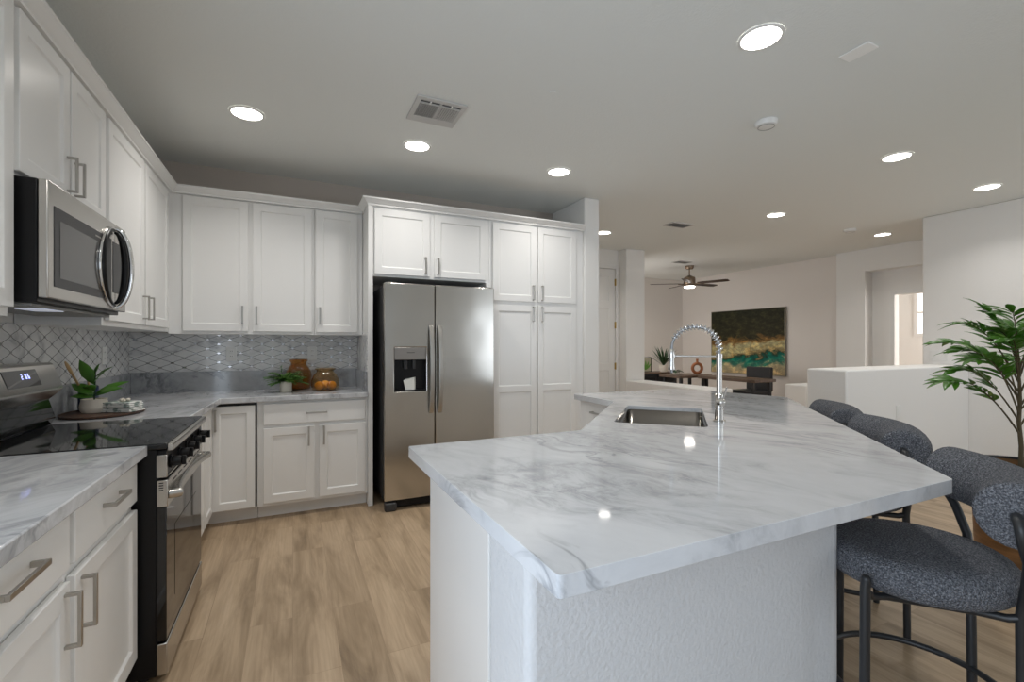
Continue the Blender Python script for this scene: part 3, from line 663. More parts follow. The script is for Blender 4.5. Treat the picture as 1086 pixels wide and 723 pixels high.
onemesh(ci, 'island_countertop', 'large angled white and grey marble countertop on the island', 'countertop', M['marble'], bevel=.004)
# base: hollow ring of walls below the slab
t = thing('kitchen_island', 'white island base with textured drywall sides under the marble countertop', 'island', (1.4, 1.4, 0))
CTB = CT0 - .001
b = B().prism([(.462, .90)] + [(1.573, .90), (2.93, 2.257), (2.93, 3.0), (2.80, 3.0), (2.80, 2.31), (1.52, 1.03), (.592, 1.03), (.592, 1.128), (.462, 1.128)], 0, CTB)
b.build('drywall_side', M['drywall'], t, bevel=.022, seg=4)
B().box(.463, .483, 1.129, 1.70, 0, CTB).build('end_panel', M['cab'], t, bevel=.0015)
B().prism([(.484, 1.66), (1.165, 1.66), (2.01, 2.505), (2.01, 2.98), (2.79, 2.98), (2.79, 2.999), (1.99, 2.999), (1.99, 2.515), (1.155, 1.68), (.484, 1.68)], .1, CTB).build('cabinet_face', M['cab'], t)
d = B().shaker(0, .44, .14, .845, y=0, rail=.055).xf(Matrix.Translation((1.988, 2.985, 0)) @ Matrix.Rotation(-PX, 4, 'Z')).build('door', M['cab'], t, bevel=.002)
pull(B(), .22, .80, .13, False, 0).xf(Matrix.Translation((1.988, 2.985, 0)) @ Matrix.Rotation(-PX, 4, 'Z')).build('handle', M['nickel'], d)
for k, (a0, a1) in enumerate(((.06, .54), (.56, 1.06))):
    mt = Matrix.Translation((1.155 + .0, 1.68, 0)) @ Matrix.Rotation(R(45), 4, 'Z') @ Matrix.Scale(-1, 4, (0, 1, 0))
    d = B().shaker(a0, a1, .14, .845, y=-.021, rail=.055).xf(mt).build('door', M['cab'], t, bevel=.002)
    pull(B(), a1 - .05 if k == 0 else a0 + .05, .72, .14, True, -.021).xf(mt).build('handle', M['nickel'], d)
# sink
s_in = rounded([uv(2.3205, -.3035), uv(2.3205, .1215), uv(2.9725, .1215), uv(2.9725, -.3035)], .034)
s_bot = rounded([uv(2.335, -.29), uv(2.335, .107), uv(2.958, .107), uv(2.958, -.29)], .05)
t = thing('sink', 'undermount stainless steel sink set into the island countertop', 'sink', (*uv(2.646, -.09), .65))
b = B(); n = len(s_in)
r0 = [b.bm.verts.new((x, y, .893)) for x, y in s_in]; r1 = [b.bm.verts.new((x, y, .68)) for x, y in s_in]; r2 = [b.bm.verts.new((x, y, .655)) for x, y in s_bot]
for A_, C_ in ((r0, r1), (r1, r2)):
    for i in range(n): b.bm.faces.new((A_[i], A_[(i + 1) % n], C_[(i + 1) % n], C_[i]))
b.bm.faces.new(r2)
o = b.build('basin', mat('sink_steel', (.21, .195, .175), .2, 1), t, smooth=40)
so = o.modifiers.new('solid', 'SOLIDIFY'); so.thickness = .0012; so.offset = 1
cx_, cy_ = uv(2.646, .02)
B().lathe([(.045, 0), (.045, .004), (.036, .006), (.03, .002), (.0001, .002)], (cx_, cy_, .6555), 24).build('drain', M['chrome'], t, smooth=40)
# faucet
fx, fy = 1.904, 1.644
t = thing('faucet', 'tall spring pull down kitchen faucet in brushed nickel by the sink', 'faucet', (fx, fy, CT1))
dv = Vector((-s2, s2, 0))       # spout direction, over the sink
fo = Vector((fx, fy, 0)); Fm = M['chrome']
NK = mat('faucet_nickel', (.62, .60, .57), .2, 1)
B().lathe([(.030, 0), (.030, .006), (.024, .009)], (fx, fy, CT1), 24).build('base_plate', NK, t, smooth=40)
B().lathe([(.021, .009), (.021, .06), (.019, .062), (.019, .066), (.0215, .068), (.0215, .135), (.016, .14)], (fx, fy, CT1), 24).build('valve_body', NK, t, smooth=40)
hv = Vector((-.6, -.8, 0)); hc = fo + Vector((0, 0, CT1 + .10))
o = B().cyl(hc + hv * .018, hc + hv * .042, .020).sphere(hc + hv * .042, .0205, (1, 1, 1)).build('handle_hub', NK, t, smooth=40)
B().tube([hc + hv * .035 + Vector((0, 0, .0)), hc + hv * .05 + Vector((.012, -.004, .03)), hc + hv * .06 + Vector((.02, -.01, .075))], .0045, 10).build('lever', NK, o, smooth=60)
B().cyl(fo + Vector((0, 0, CT1 + .139)), fo + Vector((0, 0, CT1 + .335)), .0135, .0135).build('riser', NK, t, smooth=40)
Wd = .222; zt = CT1 + .335; rad = Wd / 2
arc = [fo + Vector((0, 0, zt))] + [fo + dv * (rad - rad * math.cos(a)) + Vector((0, 0, zt + .025 + (rad * .98) * math.sin(a))) for a in [math.pi * k / 28 for k in range(29)]]
arc += [fo + dv * Wd + Vector((0, 0, zt + .02 - k * .02)) for k in range(0, 7)]
B().tube(arc, .0075, 12).build('hose', mat('faucet_hose', (.30, .30, .30), .35, .7), t, smooth=60)
# spring coil along the arch
hel = []; path = [Vector(p) for p in arc[:26]]; tot = 26 - 1; turns = 17
for k in range(turns * 12 + 1):
    f_ = k / (turns * 12) * tot; i = min(int(f_), tot - 1); p = path[i].lerp(path[i + 1], f_ - i); tg = (path[i + 1] - path[i]).normalized()
    n1 = Vector((s2, s2, 0)); n2 = tg.cross(n1).normalized(); a = 2 * math.pi * k / 12
    hel.append(p + (n1 * math.cos(a) + n2 * math.sin(a)) * .0145)
B().tube(hel, .0030, 6).build('spring_coil', Fm, t, smooth=60)
sp = fo + dv * Wd
B().tube([sp + Vector((0, 0, z)) for z in (1.272, 1.262, 1.235, 1.215, 1.19, 1.17, 1.165)], [.010, .0145, .0145, .013, .0145, .019, .018], 16).build('spray_head', NK, t, smooth=50)
B().cyl(fo + Vector((0, 0, 1.236)), sp + Vector((0, 0, 1.236)), .0045, seg=10).build('support_arm', NK, t, smooth=50)
for q_, r_ in ((sp, .0185), (fo, .0155)): B().cyl(q_ + Vector((0, 0, 1.226)), q_ + Vector((0, 0, 1.246)), r_, seg=20).build('support_clip', NK, t, smooth=50)

# wall plates: outlets and switches
def plate(name, label, c, nrm, w_, h, kind, group='outlet and switch plates'):
    n = Vector(nrm); side = Vector((-n.y, n.x, 0)); c = Vector(c)
    t = thing(name, label, 'outlet' if 'outlet' in name else 'switch', c, 0, group)
    def q(b, s0, s1, z0, z1, d0, d1):
        pts = lambda z: [c + side * s + n * d + Vector((0, 0, z)) for s, d in ((s0, d0), (s1, d0), (s1, d1), (s0, d1))]
        return b.hexa(pts(z0), pts(z1))
    q(B(), -w_ / 2, w_ / 2, -h / 2, h / 2, .0005, .006).build('cover_plate', M['plastic'], t, bevel=.0015)
    if kind == 'duplex':
        for z in (-.02, .02):
            r = q(B(), -.016, .016, z - .014, z + .014, .006, .0075).build('socket', M['plastic'], t, bevel=.003)
            sl = B()
            for s in (-.006, .006): q(sl, s - .0012, s + .0012, z - .002, z + .007, .0075, .0079)
            sl.build('slot', M['dark'], r)
    else:
        k = int(kind)
        for i in range(k):
            s = (i - (k - 1) / 2) * .046
            q(B(), s - .016, s + .016, -.033, .033, .006, .009).build('rocker', M['plastic'], t, bevel=.002)
    return t
plate('outlet_plate', 'white outlet cover low on the front of the island base', (1.03, .90, .315), (0, -1, 0), .075, .118, 'duplex')
plate('outlet_plate', 'white outlet on the back mosaic left of the fern', (-.46, 4.482, 1.215), (0, -1, 0), .075, .118, 'duplex')
plate('outlet_plate', 'white outlet on the back mosaic above the short amber jar', (.155, 4.482, 1.215), (0, -1, 0), .075, .118, 'duplex')
plate('outlet_plate', 'white outlet on the left mosaic near the corner', (X0 + .007, 3.95, 1.22), (1, 0, 0), .075, .118, 'duplex')
plate('outlet_plate', 'lower white outlet plate on the half wall behind the stools', (5.13, 2.42, .48), (0, -1, 0), .075, .118, 'duplex')
plate('switch_plate', 'upper white switch plate on the half wall behind the stools', (5.16, 2.42, .66), (0, -1, 0), .075, .118, '1')
plate('switch_plate', 'triple white switch plate on the right wall beside the plant', (6.53, 2.68, 1.17), (-1, 0, 0), .165, .118, '3')

# ------------------------------------------------------------------ ceiling fixtures
def downlight(x, y, label):
    t = thing('downlight', label, 'ceiling light', (x, y, CEIL), 0, 'recessed ceiling downlights')
    B().lathe([(.100, -.0005), (.100, -.004), (.094, -.008), (.086, -.008), (.086, -.004)], (0, 0, 0), 36, cap0=False, cap1=False).build('trim_ring', M['plastic'], t, smooth=40, local=True)
    B().lathe([(.0855, -.0045), (.06, -.0055), (.0001, -.006)], (0, 0, 0), 36, cap0=False).build('diffuser', M['lamp'], t, smooth=40, local=True)
    l = area('downlight_lamp', (x, y, CEIL - .012), (0, 0, 0), .15, .15, LAMP_W, (1, .97, .93), 'DISK', 130)
    return t
for x, y, lb in ((-.26, 3.35, 'round ceiling downlight above the corner wall cabinets, leftmost one'), (.82, 3.37, 'round ceiling downlight in front of the fridge near the vent'),
                 (2.02, 3.37, 'round ceiling downlight in front of the pantry'), (2.0, 1.49, 'large looking round ceiling downlight above the island, nearest one'),
                 (4.22, 1.99, 'round ceiling downlight above the half wall end'), (5.79, 2.02, 'rightmost round ceiling downlight near the right wall'),
                 (4.89, 3.46, 'round ceiling downlight right of the ceiling fan, above the painting'), (7.04, 3.48, 'round ceiling downlight in front of the niche beside a smoke detector'),
                 (3.65, 4.96, 'round ceiling downlight partly hidden behind the pantry wall end'), (.0, 1.2, 'unseen round ceiling downlight added to light the kitchen aisle')):  # the last lamp is unseen, added for its light on the aisle
    downlight(x, y, lb)
# supply vent with two louvre fields
t = thing('ceiling_vent', 'square white ceiling vent with dark louvres above the fridge', 'vent', (.81, 2.825, CEIL))
def vbox(b, x0, x1, y0, y1, z0, z1): return b.box(x0, x1, y0, y1, CEIL + z0, CEIL + z1)
b = B(); vx0, vx1, vy0, vy1 = .655, .962, 2.672, 2.98
vbox(b, vx0, vx1, vy0, vy0 + .03, -.012, -.0005); vbox(b, vx0, vx1, vy1 - .075, vy1, -.012, -.0005); vbox(b, vx0, vx0 + .03, vy0 + .03, vy1 - .075, -.012, -.0005); vbox(b, vx1 - .03, vx1, vy0 + .03, vy1 - .075, -.012, -.0005)
vbox(b, .802, .815, vy0 + .03, vy1 - .075, -.012, -.0005); vbox(b, vx0 + .03, vx1 - .03, 2.735, 2.745, -.012, -.0005)
b.build('frame', M['vent'], t, bevel=.002)
vbox(B(), vx0 + .03, vx1 - .03, vy0 + .03, vy1 - .075, -.004, -.0008).build('duct_opening', M['dark'], t)
for i, (a, c) in enumerate(((.685, .802), (.815, .932))):
    for k in range(9):
        x = a + (k + .5) * (c - a) / 9
        b = B().hexa([(x - .004 + (.001 if i else -.001), 2.745, CEIL - .011), (x + .004, 2.745, CEIL - .011), (x + .004, 2.905, CEIL - .011), (x - .004, 2.905, CEIL - .011)][::1],
                     [(x - .004 + (.004 if i else -.004) * .5, 2.745, CEIL - .0045), (x + .002, 2.745, CEIL - .0045), (x + .002, 2.905, CEIL - .0045), (x - .004, 2.905, CEIL - .0045)])
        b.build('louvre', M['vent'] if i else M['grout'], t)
for a, c in ((.685, .802), (.815, .932)):
    vbox(B(), a, c, 2.704, 2.713, -.010, -.005).build('damper', M['grout'], t); vbox(B(), (a + c) / 2 - .004, (a + c) / 2 + .004, 2.704, 2.732, -.016, -.0105).build('lever', M['plastic'], t)
# small ceiling items
b = B().box(2.488, 2.578, 1.288, 1.424, CEIL - .008, CEIL - .0005)
onemesh(b, 'ceiling_plate', 'small white rectangular blank plate on the ceiling above the island', 'ceiling plate', mat('blank_plate', (.93, .93, .91), .4), bevel=.003)
def smoke(x, y, label):
    t = thing('smoke_detector', label, 'smoke detector', (x, y, CEIL))
    B().lathe([(.068, -.0005), (.068, -.012), (.060, -.030), (.045, -.036), (.0001, -.036)], (0, 0, 0), 30, cap0=True).build('housing', M['plastic'], t, smooth=40, local=True)
    B().lathe([(.05, -.0355), (.05, -.0375), (.047, -.0375), (.047, -.0355)], (0, 0, 0), 30, cap0=False, cap1=False).build('vent_ring', M['grout'], t, smooth=40, local=True)
smoke(2.79, 2.04, 'round white smoke detector on the ceiling above the island')
smoke(6.36, 3.50, 'small round white smoke detector beside the niche downlight')
onemesh(B().lathe([(.02, -.0005), (.02, -.004), (.0001, -.005)], (1.356, 2.327, CEIL), 20), 'sprinkler_cap', 'tiny grey round cap on the ceiling between vent and downlights', 'ceiling cap', M['ceiling'], smooth=40)
def register(x, y, label):
    t = thing('ceiling_register', label, 'vent', (x, y, CEIL))
    B().box(-.16, .16, -.09, -.07, -.01, -.0005).box(-.16, .16, .07, .09, -.01, -.0005).box(-.16, -.14, -.07, .07, -.01, -.0005).box(.14, .16, -.07, .07, -.01, -.0005).build('frame', M['vent'], t, local=True)
    B().box(-.14, .14, -.07, .07, -.003, -.001).build('duct_opening', M['grout'], t, local=True)
    for k in range(6):
        yy = -.06 + k * .024
        B().hexa([(-.14, yy, -.012), (.14, yy, -.012), (.14, yy + .003, -.012), (-.14, yy + .003, -.012)], [(-.14, yy + .014, -.0035), (.14, yy + .014, -.0035), (.14, yy + .017, -.0035), (-.14, yy + .017, -.0035)]).build('louvre', M['vent'], t, local=True)
register(4.23, 4.25, 'thin ceiling register between the fan and the kitchen')
register(6.2, 6.15, 'thin ceiling register just beyond the ceiling fan canopy')

# ------------------------------------------------------------------ barstools
def make_stool(label, loc, rz):
    t = thing('barstool', label, 'bar stool', loc, rz, 'boucle counter stools at the island'); BASE.pop(t, None)
    prof = []
    for k in range(17):
        a = -math.pi / 2 + math.pi * k / 16
        prof.append((.185 + .062 * max(0, math.cos(a)) ** .75, .607 + .054 * math.sin(a)))
    b = B().lathe([(.0001, .553)] + prof + [(.10, .666), (.0001, .668)], (0, 0, 0), 40, cap0=False, cap1=False)
    b.build('seat', M['boucle'], t, smooth=80)
    # back roll: a bolster curving gently towards the sitter
    pts, rr = [], []
    Lh, r = .255, .087
    for k in range(41):
        s = -Lh + 2 * Lh * k / 40
        pts.append((s, -.222 + .072 * (s / Lh) ** 2, .848))
        rr.append(r)
    b = B().tube(pts, rr, 28)
    b.build('backrest', M['boucle'], t, smooth=80, bevel=.014, seg=3)
    lr = .0135
    for sx in (-1, 1):
        # rear leg rises outside the bolster and turns into its end
        B().tube([(sx * .17, -.195, 0), (sx * .17, -.192, .30), (sx * .172, -.19, .56), (sx * .20, -.19, .65), (sx * .255, -.175, .73), (sx * .295, -.15, .79), (sx * .305, -.142, .825), (sx * .298, -.141, .845), (sx * .28, -.143, .848), (sx * .24, -.157, .848)], lr, 12).build('leg', M['blackm'], t, smooth=60)
        B().tube([(sx * .235, .165, 0), (sx * .235, .162, .58), (sx * .235, .16, .607)], lr, 12).sphere((sx * .235, .16, .607), lr, seg=10).build('leg', M['blackm'], t, smooth=60)
        B().tube([(sx * .232, .16, .575), (sx * .215, .145, .552), (sx * .17, .10, .541), (sx * .15, -.10, .541), (sx * .165, -.165, .545), (sx * .172, -.188, .555)], .011, 10).build('seat_rail', M['blackm'], t, smooth=60)
    ring = [(.244 * math.cos(a), -.005 + .244 * math.sin(a), .215) for a in [2 * math.pi * k / 48 for k in range(49)]]
    B().tube(ring, .0105, 10, cap=False).build('foot_ring', M['blackm'], t, smooth=60)
    return t
su, sv = uv(1.846, .705)
st = make_stool('grey boucle bar stool nearest the camera at the island corner', (su, sv, 0), R(37))
for u, v, rz, lb in ((2.655, .735, 45, 'middle grey boucle bar stool, second from the camera'), (3.33, .715, 45, 'farthest grey boucle bar stool along the island')):
    x, y = uv(u, v); dup(st, (x, y, 0), R(rz), lb)

# ------------------------------------------------------------------ potted tree by the stools
def leaflet(b, p, d, up, ln, wd, droop=.25):
    d = d.normalized(); sd = d.cross(up).normalized(); nn = sd.cross(d).normalized()
    st_ = [(0, .06), (.2, .62), (.45, 1.0), (.7, .78), (.88, .36), (1, .02)]
    prev = None
    for f_, w_ in st_:
        c = p + d * ln * f_ - nn * ln * droop * f_ * f_
        l_ = b.bm.verts.new(c + sd * wd * w_ / 2 + nn * wd * .12 * w_); m_ = b.bm.verts.new(c); r_ = b.bm.verts.new(c - sd * wd * w_ / 2 + nn * wd * .12 * w_)
        if prev: b.bm.faces.new((prev[0], l_, m_, prev[1])); b.bm.faces.new((prev[1], m_, r_, prev[2]))
        prev = (l_, m_, r_)
TX, TY = 3.97, 1.235
t = thing('potted_tree', 'artificial leafy tree in a brown wooden planter behind the near stool', 'plant', (TX, TY, 0))
B().lathe([(.195, 0), (.20, .02), (.222, .55), (.222, .57), (.20, .57), (.20, .52)], (TX, TY, 0), 4 * 9, cap0=True, cap1=False).build('planter', M['planter'], t, smooth=40)
B().lathe([(.2235, .565), (.2235, .578), (.196, .578), (.196, .565)], (TX, TY, 0), 36, cap0=False, cap1=False).build('planter_rim', M['blackm'], t, smooth=40)
B().lathe([(.1985, .525), (.12, .535), (.0001, .54)], (TX, TY, 0), 24, cap0=True).build('soil', M['soil'], t, smooth=40)
Rv = Vector((math.cos(R(25.2)), -math.sin(R(25.2)), 0)); Fv = Vector((math.sin(R(25.2)), math.cos(R(25.2)), 0)); Z = Vector((0, 0, 1))
def tp_(r_, f_, z): return Vector((TX, TY, z)) + Rv * r_ + Fv * f_
rng = random.Random(11)
stem = B().tube([tp_(0, 0, .52), tp_(.004, 0, .68), tp_(-.006, .005, .83), tp_(-.004, 0, .95), tp_(-.008, 0, 1.08), tp_(-.02, .01, 1.22), tp_(-.045, .01, 1.36)], [.013, .012, .011, .010, .008, .007, .004], 8)
fol = B(); fol_y = B()
#            tip(r, f, z)              start z  mid bulge
sprays = [((-.50, .02, 1.05), .75, 1.10), ((-.43, -.12, 1.19), .86, 1.24), ((-.36, .06, 1.42), 1.05, 1.42), ((-.22, -.15, 1.50), 1.1, 1.44), ((-.10, .14, 1.55), 1.2, 1.45),
          ((.12, -.05, 1.53), 1.15, 1.42), ((.30, .10, 1.44), 1.1, 1.40), ((.45, -.03, 1.22), .92, 1.27), ((.48, .06, 1.02), .80, 1.12), ((-.15, .40, 1.30), 1.0, 1.32), ((-.12, -.36, 1.28), 1.0, 1.30),
          ((.2, .35, 1.2), .9, 1.24), ((.2, -.36, 1.14), .9, 1.2), ((-.30, -.22, 1.32), .98, 1.33), ((-.24, .20, 1.24), .95, 1.28), ((.05, .1, 1.40), 1.12, 1.36), ((-.33, .14, 1.12), .82, 1.16), ((-.2, -.05, 1.38), 1.1, 1.36)]
for (tr, tf, tz), z0, zm in sprays:
    a = tp_(-.004, 0, z0); m1 = tp_(tr * .28, tf * .28, z0 + (zm - z0) * .62); m2 = tp_(tr * .55, tf * .55, zm); e = tp_(tr * .82, tf * .82, tz + (zm - tz) * .42)
    pts = []
    for k in range(13):
        u = k / 12; pts.append(((1 - u) ** 3) * a + 3 * u * (1 - u) ** 2 * m1 + 3 * u * u * (1 - u) * m2 + u ** 3 * e)
    stem.tube(pts, [.0055 - .004 * k / 12 for k in range(13)], 6)
    for k in [q * .75 for q in range(6, 17)]:
        k0 = int(k); p = pts[k0].lerp(pts[min(12, k0 + 1)], k - k0); k = max(1, k0); tg = (pts[k] - pts[k - 1]).normalized(); sd = tg.cross(Z).normalized()
        for sgn in (-1, 1):
            dr_ = tg * rng.uniform(.55, 1.0) + sd * sgn * rng.uniform(.55, .95) + Z * rng.uniform(-.15, .25)
            leaflet(fol_y if rng.random() < .12 else fol, p, dr_, Z * .8 - Fv * rng.uniform(.1, .7) + sd * rng.uniform(-.3, .3), rng.uniform(.09, .145), rng.uniform(.030, .044), rng.uniform(.12, .38))
    leaflet(fol, pts[-1], (pts[-1] - pts[-3]), Z, .14, .042, .3)
stem.build('trunk', M['stem'], t, smooth=60)
o = fol.build('foliage', M['leaf'], t, smooth=60); so = o.modifiers.new('solid', 'SOLIDIFY'); so.thickness = .0006
o = fol_y.build('young_foliage', mat('young_leaf', (.12, .25, .03), .4), t, smooth=60); so = o.modifiers.new('solid', 'SOLIDIFY'); so.thickness = .0006
o['label'] = 'yellow green young leaves'

# ------------------------------------------------------------------ things on the corner worktop
Zc = CT1 + .0005
TRX, TRY = -.935, 3.26
t = tag(B().lathe([(.0001, 0), (.93, 0), (.985, .005), (1, .013), (.985, .014), (.95, .0082), (.0001, .008)], (0, 0, Zc), 56, cap0=False, cap1=False).xf(Matrix.Translation((TRX, TRY, 0)) @ Matrix.Diagonal((.178, .235, 1, 1))).build('tray', M['tray'], smooth=40), 'oval dark wooden tray on the worktop behind the range', 'tray')
ZT = Zc + .0085
ux, uy = -1.045, 3.40
onemesh(B().lathe([(.0001, 0), (.042, 0), (.045, .01), (.045, .135), (.041, .137), (.040, .012), (.0001, .012)], (ux, uy, ZT), 28, cap0=False, cap1=False), 'utensil_crock', 'navy utensil crock on the tray behind the cream pot', 'crock', M['navy'], smooth=40)
def spoon(label, p0, p1, head):
    t = thing('wooden_spoon', label, 'utensil', p0, 0, 'wooden utensils in the navy crock')
    p0, p1 = Vector(p0), Vector(p1); d = (p1 - p0).normalized()
    B().tube([p0, p0.lerp(p1, .5), p1], [.005, .0055, .006], 8).build('handle', M['bamboo'], t, smooth=60)
    mt = Matrix.Translation(p1 + d * .035) @ d.to_track_quat('Z', 'Y').to_matrix().to_4x4()
    B().sphere((0, 0, 0), 1, (.007, head, .05), 14).xf(mt).build('bowl', M['bamboo'], t, smooth=60)
spoon('long light wooden spoon leaning left out of the navy crock', (ux + .008, uy + .018, ZT + .015), (ux - .03, uy - .125, ZT + .215), .011)
spoon('second wooden spoon half hidden behind the plant leaves', (ux + .012, uy - .012, ZT + .015), (ux - .002, uy + .005, ZT + .165), .014)
# plant in cream pot
px_, py_ = -.985, 3.285
t = thing('potted_plant', 'broad leaved green plant in a round cream pot on the tray', 'plant', (px_, py_, ZT))
B().lathe([(.0001, 0), (.050, 0), (.062, .018), (.063, .035), (.056, .068), (.058, .073), (.052, .074), (.050, .058), (.0001, .058)], (px_, py_, ZT), 32, cap0=False, cap1=False).build('pot', M['ceramic'], t, smooth=40)
stm = B().tube([(px_, py_, ZT + .055), (px_ + .003, py_, ZT + .14), (px_ + .008, py_ - .004, ZT + .235)], [.004, .0035, .002], 8); stm.build('stem', M['leaf_dark'], t, smooth=60)
fl = B()
for z, az, el, ln, wd in ((.095, 190, 32, .135, .062), (.09, 350, 22, .165, .058), (.10, 20, 30, .16, .05), (.165, 165, 42, .155, .062), (.15, 195, 62, .16, .058), (.165, 330, 38, .10, .066), (.19, 10, 42, .10, .022), (.12, 285, 25, .11, .055), (.21, 80, 75, .06, .02), (.085, 215, 10, .10, .05)):
    dr_ = Rv * math.cos(R(az)) + Fv * math.sin(R(az)); dr_ = dr_ * math.cos(R(el)) + Z * math.sin(R(el))
    leaflet(fl, Vector((px_ + .003, py_, ZT + z)), dr_, Z - Fv * .8, ln, wd, .16)
o = fl.build('foliage', M['leaf'], t, smooth=60); so = o.modifiers.new('solid', 'SOLIDIFY'); so.thickness = .0008
# folded cloths and a knot of beads on top
def cloth(z0, label, k_):
    b = B()
    for k in range(3):
        zz = z0 + k * .0088; h = .080 - .003 * k + k_
        b.extrude_x([(-h, zz + .0003), (h, zz + .0003), (h + .006, zz + .0043), (h, zz + .0083), (-h, zz + .0083), (-h - .006, zz + .0043)], -.055 + .002 * k, .055 - .003 * k, 1)
    b.xf(Matrix.Translation((-.855, 3.265, 0)) @ Matrix.Rotation(R(-25.2), 4, 'Z'))
    return onemesh(b, 'folded_cloth', label, 'cloth', M['towel'], 'folded cloths on the tray', bevel=.003, seg=3)
cloth(ZT + .0005, 'lower folded sage and white cloth of the stack on the tray', 0)
cloth(ZT + .0278, 'upper folded sage and white cloth of the stack on the tray', -.006)
b = B(); c0 = Vector((-.845, 3.26, ZT + .0625))
for k in range(9):
    a = k * 2.4; b.sphere(c0 + Vector((.016 * math.cos(a), .02 * math.sin(a), .004 * math.sin(k * 1.7))), .009, (1, 1, .8), 8)
onemesh(b, 'bead_garland', 'small beige knot of beads on top of the folded cloths', 'ornament', M['ceramic'], smooth=60)

# fern, jars, oranges
fxx, fyy = -.05, 4.13
t = thing('potted_fern', 'feathery green fern in a small cream pot left of the amber jars', 'plant', (fxx, fyy, Zc))
B().lathe([(.0001, 0), (.040, 0), (.043, .012), (.045, .085), (.040, .086), (.039, .07), (.0001, .07)], (fxx, fyy, Zc), 28, cap0=False, cap1=False).build('pot', M['ceramic'], t, smooth=40)
fl = B(); st_ = B(); rng = random.Random(5)
for k in range(64):
    az = rng.uniform(0, 360); ln = rng.uniform(.13, .20); el = rng.uniform(18, 75)
    h = Rv * math.cos(R(az)) + Fv * math.sin(R(az)) * .8; p = Vector((fxx, fyy, Zc + .07)); pts = [p]
    for j in range(1, 9):
        u = j / 8; pts.append(p + h * ln * u * math.cos(R(el * (1 - .4 * u))) * 1.05 + Z * (ln * u * math.sin(R(el)) - ln * .45 * u * u))
    st_.tube(pts, .0012, 4)
    for j in range(2, 9):
        tg = (pts[j] - pts[j - 1]).normalized(); sd = tg.cross(Z).normalized()
        for sg in (-1, 1):
            for w2 in (0, .33, .66): leaflet(fl, pts[j - 1].lerp(pts[j], w2), tg * .6 + sd * sg + Z * rng.uniform(-.2, .4), Z, .036 * (1.15 - j / 11), .008, .2)
st_.tube([(fxx - .01, fyy + .01, Zc + .07), (fxx - .03, fyy + .03, Zc + .16), (fxx - .035, fyy + .035, Zc + .215)], .0015, 5)
for j in range(14):
    a = j * 2.4; leaflet(fl, Vector((fxx - .03 - .006 * j / 14, fyy + .03, Zc + .15 + j * .0045)), Rv * math.cos(a) + Fv * math.sin(a) + Z * .5, Z, .028, .012, .2)
st_.build('stalk', M['leaf_dark'], t, smooth=60); fl.build('foliage', M['fern'], t, smooth=60)
def jar(label, x, y, prof, m, th=.0035):
    out = list(prof); inn = [(max(r - th, .0001), z + (th if i == 0 else 0)) for i, (r, z) in enumerate(prof)][::-1]
    inn[-1] = (inn[-1][0], prof[0][1] + th)
    b = B().lathe([(.0001, prof[0][1])] + out + inn + [(.0001, prof[0][1] + th)], (x, y, Zc), 40, cap0=False, cap1=False)
    return onemesh(b, 'glass_jar', label, 'jar', m, 'amber glass jars on the back worktop', smooth=40)
jar('tall dark amber glass jar behind the fern', .045, 4.345, [(.075, 0), (.092, .012), (.100, .05), (.103, .11), (.095, .155), (.072, .195), (.060, .21), (.062, .228), (.070, .240), (.072, .250), (.066, .254)], M['amber'])
JX, JY = .245, 4.17
jar('short wide amber glass jar holding oranges', JX, JY, [(.085, 0), (.102, .01), (.110, .04), (.108, .085), (.092, .125), (.070, .148), (.066, .158), (.070, .166), (.080, .172), (.081, .182), (.074, .184)], M['amber_dark'])
for dx, dy, lb in ((-.048, -.032, 'left orange inside the short amber jar'), (.047, -.026, 'right orange inside the short amber jar'), (.002, .052, 'rear orange inside the short amber jar')):
    t = thing('orange', lb, 'fruit', (JX + dx, JY + dy, Zc), 0, 'oranges in the amber jar')
    B().sphere((0, 0, .0045 + .037), .037, (1, 1, .97), 20).build('fruit_body', M['orange'], t, smooth=80, local=True)
    B().cyl((0, 0, .0765), (0, 0, .079), .004, .003, 8).build('stem_scar', M['leaf_dark'], t, local=True)

# ------------------------------------------------------------------ living room
# painting on the east wall
b = B().box(7.985, 8.028, 5.479, 7.088, .725, 1.965)
t = thing('painting', 'large abstract coastal painting with teal band on the far wall', 'painting', (8.0, 6.28, .725))
b.build('canvas', M['painting'], t, bevel=.003)
fr = B().box(7.98, 8.028, 5.47, 5.478, .717, 1.973).box(7.98, 8.028, 7.089, 7.097, .717, 1.973).box(7.98, 8.028, 5.478, 7.089, .717, .7245).box(7.98, 8.028, 5.478, 7.089, 1.9655, 1.973)
fr.build('frame', mat('pale_frame', (.35, .32, .26), .4, .6), t)
# ceiling fan
cx0, cy0 = 6.64, 6.40
t = thing('ceiling_fan', 'bronze five blade ceiling fan with lit lamp in the living room', 'ceiling fan', (cx0, cy0, CEIL))
B().lathe([(.075, -.0005), (.075, -.04), (.06, -.062), (.02, -.066)], (cx0, cy0, CEIL), 28).build('canopy', M['bronze'], t, smooth=40)
B().cyl((cx0, cy0, CEIL - .06), (cx0, cy0, 2.54), .012).build('downrod', M['bronze'], t, smooth=40)
B().lathe([(.03, 2.565), (.055, 2.55), (.098, 2.53), (.105, 2.50), (.105, 2.43), (.09, 2.40), (.10, 2.395), (.10, 2.365)], (cx0, cy0, 0), 32).build('motor', M['bronze'], t, smooth=40)
B().lathe([(.096, 2.364), (.096, 2.352), (.08, 2.338), (.0001, 2.333)], (cx0, cy0, 0), 32).build('lamp_shade', M['lamp'], t, smooth=40)
area('fan_lamp', (cx0, cy0, 2.325), (0, 0, 0), .16, .16, 7, (1, .93, .84), 'DISK', 160)
